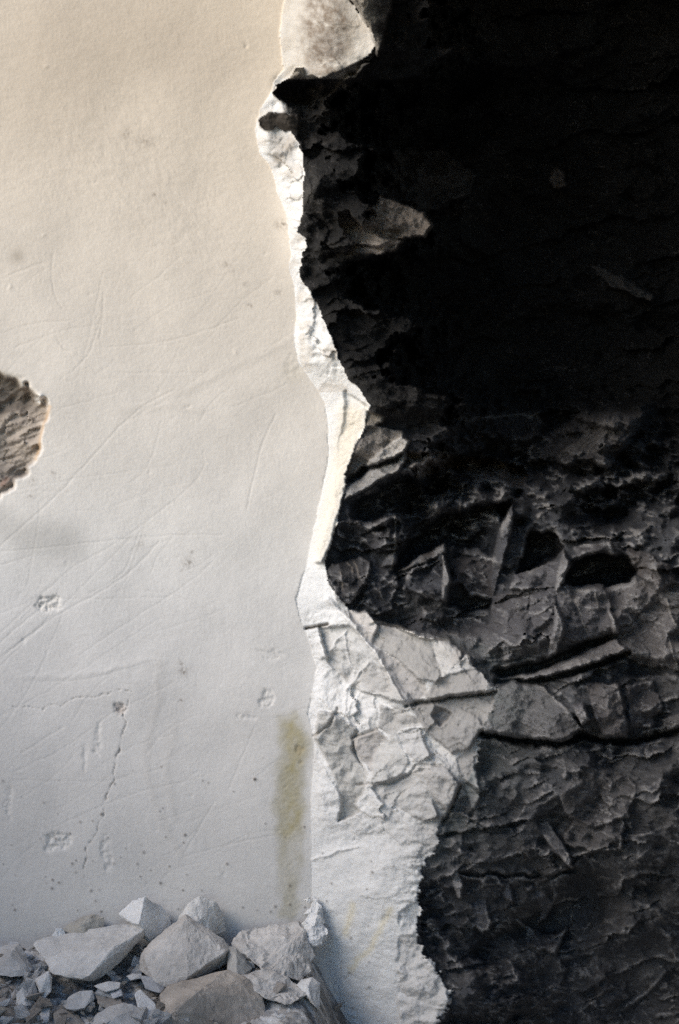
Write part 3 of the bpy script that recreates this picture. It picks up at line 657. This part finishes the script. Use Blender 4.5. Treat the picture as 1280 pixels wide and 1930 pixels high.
for (x, y, r, k_) in ((355, 1058, 8, .6), (343, 1265, 7, .55), (340, 1250, 4, .5), (341, 1320, 5, .5), (265, 1025, 6, .3), (55, 937, 5, .45), (60, 905, 6, .3), (100, 893, 5, .3), (240, 255, 9, .3), (275, 267, 12, .35), (530, 425, 9, .55), (470, 576, 4, .5), (290, 368, 3, .8), (312, 382, 3, .9), (522, 552, 6, .3), (425, 500, 6, .35), (440, 510, 5, .3), (460, 533, 5, .35), (360, 1040, 4, .4), (345, 1075, 4, .35)):
    d_ = np.hypot((U - x) / 1.2 + 4 * WX, V - y + 4 * WY)
    mixc(np.exp(-(d_ / r) ** 2) * k_ * W_ * np.clip(0.8 + 1.4 * fbm(U / 5, V / 6, 87, 2), 0, 1.6), (0.20, 0.17, 0.14))
for k in range(95):
    if k < 70: x = rs.uniform(0, 590); y = 1380 + 340 * math.sqrt(rs.random())
    else: x = rs.uniform(600, 780); y = rs.uniform(1600, 1900)
    r = rs.uniform(1.4, 3.0); sl = bbox([(x, y)], 9)
    w = np.exp(-(np.hypot(U[sl] - x, V[sl] - y) / r) ** 2)[..., None] * rs.uniform(.4, .95) * (LAB[sl] != 2)[..., None]
    ALB[sl] = ALB[sl] * (1 - w) + w * np.array((0.10, 0.08, 0.07))
    H[sl] += 0.003 * w[..., 0]
zone = sstep(1170, 1230, V) * (1 - sstep(1560, 1680, V))
tn = np.clip(0.6 + 0.35 * fbm(U / 30, V / 30, 88, 4), 0, 1)
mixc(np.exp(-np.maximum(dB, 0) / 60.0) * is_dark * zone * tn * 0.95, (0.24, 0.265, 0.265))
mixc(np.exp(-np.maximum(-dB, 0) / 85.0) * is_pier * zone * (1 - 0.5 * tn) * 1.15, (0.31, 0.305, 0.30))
mixc(sstep(0.5, 1.0, STREAK) * is_dark * (V > 740) * 0.22 * (dB > 4), (0.17, 0.172, 0.18))
# painted highlights: paler colour along proud edges of the dark rock
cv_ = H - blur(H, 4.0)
edge_light = np.clip(cv_ / 0.010, 0, 1) * sstep(-0.3, 0.4, fbm(U / 40, V / 40, 140, 3)) * (dB > 3) * sstep(780, 940, V)
mixc(edge_light * 0.85, (0.32, 0.315, 0.32))
# fine surface tooth everywhere
H = H + 0.0005 * fbm(U / 4.5, V / 4.5, 131, 2)

# ------------------------------------------------------------------ materials
def mat_rock(name, bump=0.4, scale=60.0, var=0.12, rough=0.92, spec=0.15, dist=0.004):
    m = bpy.data.materials.new(name); m.use_nodes = True
    t = m.node_tree; n = t.nodes; b = n["Principled BSDF"]
    b.inputs["Roughness"].default_value = rough
    b.inputs["Specular IOR Level"].default_value = spec
    at = n.new("ShaderNodeAttribute"); at.attribute_name = "tint"
    tc = n.new("ShaderNodeTexCoord")
    n1 = n.new("ShaderNodeTexNoise"); n1.inputs["Scale"].default_value = scale; n1.inputs["Detail"].default_value = 6; n1.inputs["Roughness"].default_value = 0.65
    t.links.new(tc.outputs["Object"], n1.inputs["Vector"])
    n2 = n.new("ShaderNodeTexNoise"); n2.inputs["Scale"].default_value = 330; n2.inputs["Detail"].default_value = 3
    t.links.new(tc.outputs["Object"], n2.inputs["Vector"])
    add = n.new("ShaderNodeMath"); add.operation = 'ADD'
    t.links.new(n1.outputs["Fac"], add.inputs[0]); t.links.new(n2.outputs["Fac"], add.inputs[1])
    mr = n.new("ShaderNodeMapRange"); mr.inputs["From Min"].default_value = 0.6; mr.inputs["From Max"].default_value = 1.4
    mr.inputs["To Min"].default_value = 1 - var; mr.inputs["To Max"].default_value = 1 + var
    t.links.new(add.outputs[0], mr.inputs["Value"])
    mul = n.new("ShaderNodeVectorMath"); mul.operation = 'SCALE'
    t.links.new(at.outputs["Color"], mul.inputs[0]); t.links.new(mr.outputs[0], mul.inputs["Scale"])
    t.links.new(mul.outputs[0], b.inputs["Base Color"])
    bp_ = n.new("ShaderNodeBump"); bp_.inputs["Strength"].default_value = bump; bp_.inputs["Distance"].default_value = dist
    t.links.new(add.outputs[0], bp_.inputs["Height"]); t.links.new(bp_.outputs[0], b.inputs["Normal"])
    return m
M_WALL = mat_rock("smooth_plaster", 0.22, 45, 0.07, 0.85, 0.2)
M_PALE = mat_rock("pale_stone", 0.5, 45, 0.12, dist=0.007)
M_DARK = mat_rock("dark_stone", 1.0, 38, 0.2, 0.55, 0.4, 0.010)
M_RUB = mat_rock("rubble_stone", 0.95, 30, 0.2)

# ------------------------------------------------------------------ meshes from the relief
H[0, :] = H[-1, :] = -3.0; H[:, -1] = -3.0
H[:, 0] = -1.0
KK = S * (D - H) / D
PX = (U - 640) * KK; PY = -H; PZ = CZ + (965 - V) * KK
XYZ = np.stack([PX, PY, PZ], -1).reshape(-1, 3)
CF = np.concatenate([np.clip(ALB, 0.004, 0.85), np.ones(U.shape + (1,))], -1).reshape(-1, 4)
cell = LAB[:-1, :-1]
idx = np.arange(Hh * Ww).reshape(Hh, Ww)
quads = np.stack([idx[:-1, :-1], idx[1:, :-1], idx[1:, 1:], idx[:-1, 1:]], -1).reshape(-1, 4)
cellf = cell.reshape(-1)

def mesh_from(name, q, xyz, col, mat):
    used, inv = np.unique(q, return_inverse=True)
    inv = inv.reshape(-1)
    me = bpy.data.meshes.new(name)
    me.vertices.add(len(used)); me.vertices.foreach_set("co", xyz[used].astype(np.float32).ravel())
    n = len(q)
    me.loops.add(n * 4); me.loops.foreach_set("vertex_index", inv.astype(np.int32))
    me.polygons.add(n); me.polygons.foreach_set("loop_start", np.arange(0, n * 4, 4, dtype=np.int32))
    me.update(calc_edges=True)
    ca = me.color_attributes.new("tint", 'FLOAT_COLOR', 'POINT')
    ca.data.foreach_set("color", col[used].astype(np.float32).ravel())
    me.materials.append(mat)
    return me

def relief(name, lab, mat, parent=None):
    q = quads[cellf == lab]
    if len(q) < 12: return None
    o = bpy.data.objects.new(name, mesh_from(name, q, XYZ, CF, mat))
    COL.objects.link(o); o.parent = parent
    return o

def props(o, label=None, cat=None, group=None, kind=None):
    for k, v in (('label', label), ('category', cat), ('group', group), ('kind', kind)):
        if v: o[k] = v
wall = relief('smooth_wall', 0, M_WALL); props(wall, 'smooth pale plastered wall with scratches and a yellow stain, left half', 'wall')
pier = relief('pale_rock_edge', 1, M_PALE); props(pier, 'chipped white stone edge and pier running down between smooth wall and dark rock', 'rock edge')
dark = relief('dark_rock_face', 2, M_DARK); props(dark, 'dark broken rock face with deep black hollow, right half', 'rock face')
own = {'wall': (wall, M_WALL), 'pier': (pier, M_PALE), 'dark': (dark, M_DARK)}
for i, (ow, nm, tx) in PARTS.items():
    o = relief(nm, i, own[ow][1], own[ow][0])
    if o and tx: o['label'] = tx

# ------------------------------------------------------------------ outside the frame: floor, plus pieces added to block and tint light
def box(name, x0, x1, y0, y1, z0, z1, col, kind='structure', sub=0, amp=0.0):
    bm = bmesh.new(); bmesh.ops.create_cube(bm, size=1)
    for v in bm.verts: v.co = Vector(((x0 + x1) / 2 + v.co.x * (x1 - x0), (y0 + y1) / 2 + v.co.y * (y1 - y0), (z0 + z1) / 2 + v.co.z * (z1 - z0)))
    if sub:
        bmesh.ops.subdivide_edges(bm, edges=bm.edges[:], cuts=sub, use_grid_fill=True)
        for v in bm.verts:
            v.co += Vector((random.uniform(-1, 1), random.uniform(-1, 1), random.uniform(-1, 1))) * amp
    me = bpy.data.meshes.new(name); bm.to_mesh(me); bm.free()
    ca = me.color_attributes.new("tint", 'FLOAT_COLOR', 'POINT')
    for d in ca.data: d.color = (*col, 1)
    me.materials.append(M_RUB)
    o = bpy.data.objects.new(name, me); COL.objects.link(o); o['kind'] = kind
    return o
box('floor', -14, 14, -14, 2.5, -0.9, -0.45, (0.42, 0.40, 0.38))
box('added_ceiling', -0.9, 6, -4.5, 3.0, 4.95, 5.8, (0.50, 0.36, 0.22))  # added, unseen: cuts sky light at the top and bounces warm light
box('added_side_rock', 1.75, 4.5, -4.2, 0.6, -0.6, 5.2, (0.05, 0.05, 0.055), sub=8, amp=0.08)  # added, unseen: blocks ambient light from the right
st = box('sun_blocker', -0.25, 0.25, -1.9, 1.9, -0.45, 1.85, (0.36, 0.35, 0.36), sub=6, amp=0.02)  # added, unseen: keeps the warm sun off the lower part
st.location = (-3.1, -1.75, 0); st.rotation_euler = (0, 0, math.atan2(-LDIR.y, -LDIR.x) + math.pi * 0)
props(st, 'added sun blocking wall, unseen outside the picture at the left', 'wall', None, None)
del st['kind']

# ------------------------------------------------------------------ rubble
def vg(h): return 1778 + 330 * h           # photo row of the heap surface at height h in front of the wall
# heap surface as real ground: u along, h out from the wall
hu = np.arange(-900, 760, 5.0); hh = np.concatenate([np.arange(-0.06, 1.1, 0.008), np.arange(1.1, 2.6, 0.05)])
HU, HH_ = np.meshgrid(hu, hh)
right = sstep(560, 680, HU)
VG = 1778 + 262 * np.minimum(HH_, 1.1) + 150 * right + 12 * (1 - sstep(-100, 40, HU)) 
zz = CZ + (965 - VG) * S * (D - HH_) / D - 0.30 * sstep(0.6, 2.4, HH_)
WXb = fbm(HU / 14, HH_ * 30, 619, 3)
r1_, e1_ = facets(HU, HH_ * 420, 22, 611, 0.2, 1.2, 0.7, 0.5)
r2_, e2_ = facets(HU, HH_ * 420, 9, 612, 0.2, 1.2, 0.8, 0.6)
zz = zz + 0.5 * r1_ + 0.3 * r2_ + 0.006 * fbm(HU / 7, HH_ * 60, 613, 3) - 0.02
kk = S * (D - HH_) / D
BX = np.stack([(HU - 640) * kk, -HH_, zz], -1).reshape(-1, 3)
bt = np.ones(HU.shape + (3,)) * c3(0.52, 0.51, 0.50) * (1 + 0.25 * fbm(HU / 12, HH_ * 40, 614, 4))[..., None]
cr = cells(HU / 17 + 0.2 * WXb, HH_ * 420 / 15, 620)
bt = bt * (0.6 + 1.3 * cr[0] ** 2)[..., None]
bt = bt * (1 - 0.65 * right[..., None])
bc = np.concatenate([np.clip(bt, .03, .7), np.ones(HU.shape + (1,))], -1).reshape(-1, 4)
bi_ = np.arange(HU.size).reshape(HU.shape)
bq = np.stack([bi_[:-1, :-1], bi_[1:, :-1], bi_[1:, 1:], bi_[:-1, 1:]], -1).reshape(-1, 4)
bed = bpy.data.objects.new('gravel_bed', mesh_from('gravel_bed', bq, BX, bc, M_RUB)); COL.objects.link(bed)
props(bed, None, None, None, 'stuff')
def zbed(u, h):
    r = min(max((u - 560) / 120, 0), 1); r = r * r * (3 - 2 * r)
    v = 1778 + 262 * min(h, 1.1) + 150 * r
    return CZ + (965 - v) * S * (D - h) / D

import mathutils.noise as mn
def stone(name, pts, col, seed=0, amp=0.006, cuts=3, pts_world=False, dark_noise=0.12, keepflat=True):
    """hull of the corner points, then broken up with fine relief"""
    W = [Vector(p) if pts_world else Vector(P(*p)) for p in pts]
    c = sum(W, Vector()) / len(W)
    bm = bmesh.new()
    for p in W: bm.verts.new(p - c)
    r = bmesh.ops.convex_hull(bm, input=bm.verts[:])
    bmesh.ops.delete(bm, geom=list({g for g in r['geom_interior'] + r['geom_unused'] if isinstance(g, bmesh.types.BMVert)}), context='VERTS')
    bmesh.ops.dissolve_limit(bm, angle_limit=math.radians(9), verts=bm.verts[:], edges=bm.edges[:])
    size = max((v.co.length for v in bm.verts), default=0.05)
    try: bmesh.ops.bevel(bm, geom=bm.edges[:], offset=size * 0.012, segments=1, profile=0.6, affect='EDGES', clamp_overlap=True)
    except Exception: pass
    bmesh.ops.triangulate(bm, faces=bm.faces[:])
    for k in range(cuts):
        L = size * (0.55, 0.28, 0.14, 0.07)[k]
        ed = [e for e in bm.edges if e.calc_length() > L]
        if ed: bmesh.ops.subdivide_edges(bm, edges=ed, cuts=1)
        bmesh.ops.triangulate(bm, faces=bm.faces[:])
    bm.normal_update()
    off = Vector((seed * 3.1, seed * 1.7, seed * 0.9))
    for v in bm.verts:
        p = v.co / max(size, 1e-3)
        d = mn.fractal(p * 2.2 + off, 0.8, 2.1, 4) * amp + mn.cell(p * 3.0 + off) * amp * 0.35 + mn.fractal(v.co * 60 + off, 0.7, 2, 4) * 0.0030 * min(1, size / 0.08)
        v.co += v.normal * d
    me = bpy.data.meshes.new(name); bm.to_mesh(me)
    n = len(me.vertices)
    ca = me.color_attributes.new("tint", 'FLOAT_COLOR', 'POINT')
    arr = np.ones((n, 4), np.float32)
    for i, v in enumerate(bm.verts):
        k = 1 + dark_noise * mn.fractal(v.co / max(size, 1e-3) * 1.8 + off * 2, 0.8, 2, 4)
        arr[i, :3] = [max(0.05, min(0.8, a * k)) for a in col]
    ca.data.foreach_set("color", arr.ravel())
    bm.free()
    me.materials.append(M_RUB)
    o = bpy.data.objects.new(name, me); COL.objects.link(o); o.location = c
    return o

WS = (0.74, 0.745, 0.75); GS = (0.56, 0.565, 0.57); BS = (0.30, 0.26, 0.22); YS = (0.44, 0.42, 0.38)
def back(front, hb=0.02, k=0.8):
    cu = sum(p[0] for p in front) / len(front); cv = sum(p[1] for p in front) / len(front)
    return [(cu + (p[0] - cu) * k, cv + (p[1] - cv) * k, max(p[2] * 0.3, 0) - 0.0 + hb) for p in front]
def key(pts, col, label, seed, amp=0.006, cuts=4, hb=0.0, k=0.8, dn=0.18, name='fallen_stone'):
    o = stone(name, pts + back(pts, hb, k), col, seed, amp * 0.85, cuts, dark_noise=dn)
    props(o, label, 'stone', 'fallen stones heaped at the foot of the wall')
    return o
key([(224, 1722, .07), (248, 1698, .08), (272, 1690, .15), (262, 1742, .20), (240, 1735, .14), (302, 1706, .06), (323, 1726, .03), (318, 1768, .05), (290, 1785, .10)], WS, 'wedge stone with white left face and shaded right face, standing highest left of centre', 1, .004)
key([(325, 1748, .12), (345, 1718, .14), (357, 1702, .14), (378, 1687, .12), (405, 1698, .11), (418, 1718, .08), (425, 1755, .08), (400, 1765, .16), (370, 1744, .21), (352, 1732, .20)], (0.68, 0.67, 0.65), 'bright rounded stone at the very top of the heap, beside the shadow on the wall', 2, .006)
key([(263, 1828, .28), (266, 1800, .26), (275, 1786, .24), (350, 1720, .19), (372, 1738, .24), (412, 1764, .22), (437, 1788, .20), (425, 1794, .30), (355, 1842, .40), (330, 1872, .40), (290, 1852, .40), (427, 1815, .22), (385, 1838, .28), (272, 1806, .33), (352, 1732, .27)], (0.57, 0.545, 0.52), 'largest grey slab leaning upright in the middle of the heap', 3, .006)
key([(62, 1778, .16), (80, 1768, .12), (130, 1770, .10), (180, 1766, .10), (238, 1740, .10), (278, 1742, .13), (268, 1754, .20), (215, 1785, .31), (170, 1838, .42), (152, 1846, .42), (100, 1836, .38), (85, 1810, .30), (272, 1766, .16), (232, 1808, .24), (180, 1850, .34)], (0.62, 0.61, 0.595), 'long pale slab tilted on its side with a shaded lower right edge', 4, .006)
key([(437, 1768, .14), (455, 1752, .13), (480, 1742, .10), (520, 1741, .10), (562, 1738, .10), (574, 1752, .14), (578, 1785, .18), (592, 1796, .16), (585, 1825, .22), (568, 1850, .28), (540, 1842, .32), (505, 1834, .34), (478, 1815, .30), (455, 1792, .24)], (0.56, 0.54, 0.52), 'lumpy crumbling pale boulder next to the corner', 5, .022, 4, dn=.2)
key([(300, 1874, .50), (312, 1858, .46), (345, 1852, .46), (398, 1840, .42), (428, 1828, .38), (470, 1848, .40), (494, 1884, .44), (512, 1960, .50), (480, 2010, .46), (320, 2010, .55), (300, 1930, .58), (335, 1900, .62), (372, 1868, .56)], (0.40, 0.36, 0.32), 'big brown shaded boulder at the bottom centre of the heap', 6, .010, 4, dn=.5)
key([(114, 1756, .06), (128, 1742, .07), (150, 1730, .06), (178, 1721, .05), (195, 1729, .05), (197, 1752, .07), (172, 1768, .12), (125, 1772, .12), (150, 1745, .12)], YS, 'low brownish stone lying against the wall behind the long slab', 7, .006, 3)
key([(98, 1764, .12), (106, 1750, .12), (120, 1752, .11), (128, 1772, .12), (110, 1778, .14)], WS, 'small pale lump at the left end of the brownish stone', 8, .005, 3)
key([(143, 1768, .13), (160, 1757, .12), (182, 1764, .12), (172, 1776, .15), (150, 1778, .15)], GS, 'small flat stone wedged between brownish stone and long slab', 9, .004, 3)
key([(-14, 1795, .14), (8, 1782, .14), (36, 1778, .14), (48, 1800, .17), (62, 1824, .24), (55, 1838, .30), (20, 1842, .32), (-14, 1836, .30), (20, 1800, .26)], (0.52, 0.51, 0.50), 'round grey stone cut by the left margin', 10, .008, 3)
key([(66, 1846, .40), (92, 1830, .42), (98, 1842, .40), (96, 1868, .44), (82, 1886, .46), (76, 1868, .46), (72, 1852, .44)], (0.70, 0.69, 0.68), 'small bright upright shard below the long slab', 11, .003, 3)
key([(28, 1896, .46), (32, 1872, .44), (42, 1858, .44), (56, 1878, .46), (70, 1892, .46), (50, 1897, .52), (34, 1904, .52)], (0.62, 0.62, 0.61), 'three cornered pale stone near the lower left corner', 12, .004, 3)
key([(44, 1858, .42), (50, 1842, .40), (66, 1846, .40), (72, 1872, .42), (74, 1888, .44), (56, 1878, .46)], (0.44, 0.43, 0.42), 'grey chip leaning behind the three cornered stone', 13, .003, 3)
key([(120, 1896, .50), (130, 1880, .48), (152, 1868, .46), (174, 1868, .46), (178, 1884, .48), (160, 1900, .54), (140, 1906, .54), (124, 1902, .54)], (0.50, 0.50, 0.50), 'oval grey stone below the long slab', 14, .006, 3)
key([(428, 1784, .22), (446, 1782, .20), (476, 1826, .28), (470, 1836, .30), (448, 1843, .36), (429, 1828, .32), (445, 1800, .30)], (0.46, 0.45, 0.43), 'grey wedge stuck between the big slab and the lumpy boulder', 15, .003, 3)
key([(559, 1857, .36), (570, 1846, .34), (588, 1842, .33), (604, 1854, .33), (603, 1896, .38), (596, 1900, .40), (585, 1882, .40), (580, 1858, .38)], (0.66, 0.65, 0.64), 'small white kite shaped chip near the dark corner', 16, .003, 3)
key([(456, 1842, .34), (480, 1822, .30), (520, 1838, .34), (560, 1850, .34), (580, 1872, .38), (550, 1892, .46), (505, 1885, .46), (475, 1862, .42)], (0.52, 0.50, 0.48), 'crumbled pale stone under the lumpy boulder', 17, .022, 4, dn=.25)
key([(254, 1874, .50), (264, 1866, .48), (276, 1882, .50), (292, 1890, .52), (312, 1922, .56), (300, 1934, .58), (278, 1924, .60), (262, 1900, .56)], (0.66, 0.66, 0.66), 'bright folded stone left of the brown boulder', 18, .006, 3)
key([(164, 1938, .60), (180, 1912, .56), (204, 1898, .54), (236, 1892, .54), (262, 1900, .54), (280, 1926, .58), (270, 1960, .64), (180, 1960, .64), (215, 1915, .62)], (0.54, 0.53, 0.52), 'rough pale stone at the bottom margin left of centre', 19, .014, 3, dn=.25)
key([(238, 1840, .38), (250, 1834, .36), (268, 1836, .36), (266, 1844, .38), (246, 1848, .42)], GS, 'thin stone chip below the left corner of the big slab', 20, .003, 3)
key([(176, 1858, .44), (205, 1850, .43), (228, 1852, .42), (226, 1862, .45), (200, 1870, .48)], (0.58, 0.58, 0.58), 'flat pale sliver above the oval grey stone', 21, .004, 3)
key([(206, 1870, .46), (228, 1864, .44), (232, 1876, .46), (214, 1882, .5)], (0.6, 0.6, 0.62), 'small pale chip right of the flat sliver', 22, .004, 3)
key([(262, 1836, .36), (285, 1842, .37), (312, 1862, .40), (302, 1872, .46), (275, 1862, .44)], (0.40, 0.41, 0.43), 'blue grey stone under the lower left of the big slab', 23, .004, 3)
key([(-20, 1885, .46), (10, 1878, .46), (40, 1905, .50), (60, 1960, .60), (-20, 1965, .62), (0, 1920, .58)], (0.30, 0.275, 0.25), 'large brown stone in the lower left corner', 24, .010, 3)
key([(180, 1874, .45), (205, 1880, .46), (228, 1885, .47), (232, 1892, .50), (205, 1902, .54), (185, 1890, .52)], (0.36, 0.33, 0.30), 'brown grey stone right of the oval stone', 25, .006, 3)
key([(100, 1910, .52), (118, 1900, .50), (150, 1915, .52), (168, 1940, .58), (140, 1958, .62), (104, 1945, .6)], (0.33, 0.30, 0.27), 'dull brown stone at the bottom margin under the oval stone', 26, .008, 3)
key([(68, 1900, .50), (84, 1886, .48), (96, 1900, .50), (92, 1925, .55), (76, 1930, .56)], (0.60, 0.60, 0.60), 'bright pebble under the upright shard', 27, .005, 3)
key([(56, 1905, .52), (64, 1898, .51), (76, 1930, .56), (70, 1945, .58), (58, 1940, .58)], (0.5, 0.5, 0.5), 'narrow grey sliver at the bottom margin', 28, .003, 3)
# powder heap in the corner
key([(592, 1686, .03), (602, 1702, .06), (610, 1735, .09), (616, 1768, .12), (596, 1782, .15), (572, 1768, .13), (576, 1738, .08), (584, 1708, .05), (594, 1740, .13)], (0.76, 0.765, 0.77), 'white crumbling plaster lump rising up the corner beside the pier', 60, .020, 4, name='plaster_lump')
LV = ['topmost', 'second from top', 'third from top', 'fourth from top', 'fifth from top', 'sixth from top', 'lowest']
for k in range(7):
    t = k / 6; u = 590 + (10 + 10 * t) * (1 if k % 2 else -0.8); v = 1696 + 82 * t; r = 5 + 4 * t; h = 0.03 + 0.09 * t
    pp = [(u + r * rs.normal(0, .7), v + r * rs.normal(0, .7), h + r * S * rs.normal(0, .9)) for _ in range(12)]
    o = stone('crumb', pp, (0.76, 0.76, 0.75), 40 + k, .004, 3)
    props(o, 'small white crumb stuck to the corner lump, %s of the seven' % LV[k], 'crumb', 'white crumbs piled in the corner')

# loose small stones
KEEP = []
protos = []
for k in range(14):
    n = 7 + k % 4
    q = []
    for _ in range(n):
        d = Vector((rs.normal(), rs.normal(), rs.normal())).normalized()
        q.append(tuple(Vector((d.x * rs.uniform(.8, 1.1), d.y * rs.uniform(.55, 1), d.z * rs.uniform(.45, .85))) * 0.5))
    c_ = [WS, GS, (0.42, 0.39, 0.36), (0.58, 0.58, 0.58), YS, (0.33, 0.30, 0.27)][k % 6]
    o = stone('small_stone', q, c_, 100 + k, .035, 3, pts_world=True)
    protos.append(o.data); bpy.data.objects.remove(o)
SMALL = []
for k in range(300):
    big = k < 80
    h = rs.uniform(0.05, 0.70); u = rs.uniform(-60, 640) if k % 4 == 0 else rs.uniform(-60, 330)
    s = rs.uniform(0.05, 0.11) if big else rs.uniform(0.02, 0.052)
    if u > 570: s *= 0.5
    kx = S * (D - h) / D
    o = bpy.data.objects.new('small_stone', protos[k % 14]); COL.objects.link(o)
    o.location = ((u - 640) * kx, -h, zbed(u, h) + s * 0.3 + 0.006)
    o.scale = (s, s * rs.uniform(.8, 1.2), s * rs.uniform(.8, 1.1)); o.rotation_euler = (rs.uniform(-.6, .6), rs.uniform(-.6, .6), rs.uniform(0, 6.28))
    tone_ = ['white', 'grey', 'brown grey', 'pale grey', 'yellowish', 'brown'][(k % 14) % 6]
    vrow = 965 - (o.location.z - CZ) / kx
    SMALL.append((o, big, tone_, u, vrow))
SPOT = [(270, 1730, 'the wedge stone'), (375, 1725, 'the bright top stone'), (350, 1800, 'the largest grey slab'), (165, 1795, 'the long pale slab'), (515, 1790, 'the lumpy boulder'),
        (400, 1900, 'the brown boulder'), (25, 1810, 'the round left stone'), (82, 1860, 'the bright upright shard'), (45, 1885, 'the three cornered stone'), (150, 1888, 'the oval grey stone'),
        (583, 1870, 'the kite shaped chip'), (285, 1900, 'the bright folded stone'), (220, 1925, 'the bottom stone'), (20, 1920, 'the brown corner stone'), (520, 1865, 'the crumbled stone')]
ORD = ['leftmost', 'second from left', 'third from left', 'fourth from left', 'fifth from left', 'sixth from left', 'seventh from left', 'eighth from left', 'ninth from left', 'tenth from left', 'eleventh from left', 'twelfth from left', 'thirteenth from left', 'fourteenth from left', 'fifteenth from left']
zones = {}
for it in SMALL:
    z = min(SPOT, key=lambda q: math.hypot(q[0] - it[3], (q[1] - it[4]) * 1.4))
    zones.setdefault((z[2], it[2], it[1]), []).append(it)
for (zn, tn, bg_), its in zones.items():
    its.sort(key=lambda q: q[3])
    for q, it in enumerate(its):
        sz = 'fist sized' if bg_ else 'small'
        txt = '%s %s stone next to %s' % (sz, tn, zn)
        if len(its) > 1: txt = '%s, %s' % (txt, ORD[min(q, 14)])
        props(it[0], txt, 'stone', 'loose stones in the rubble')
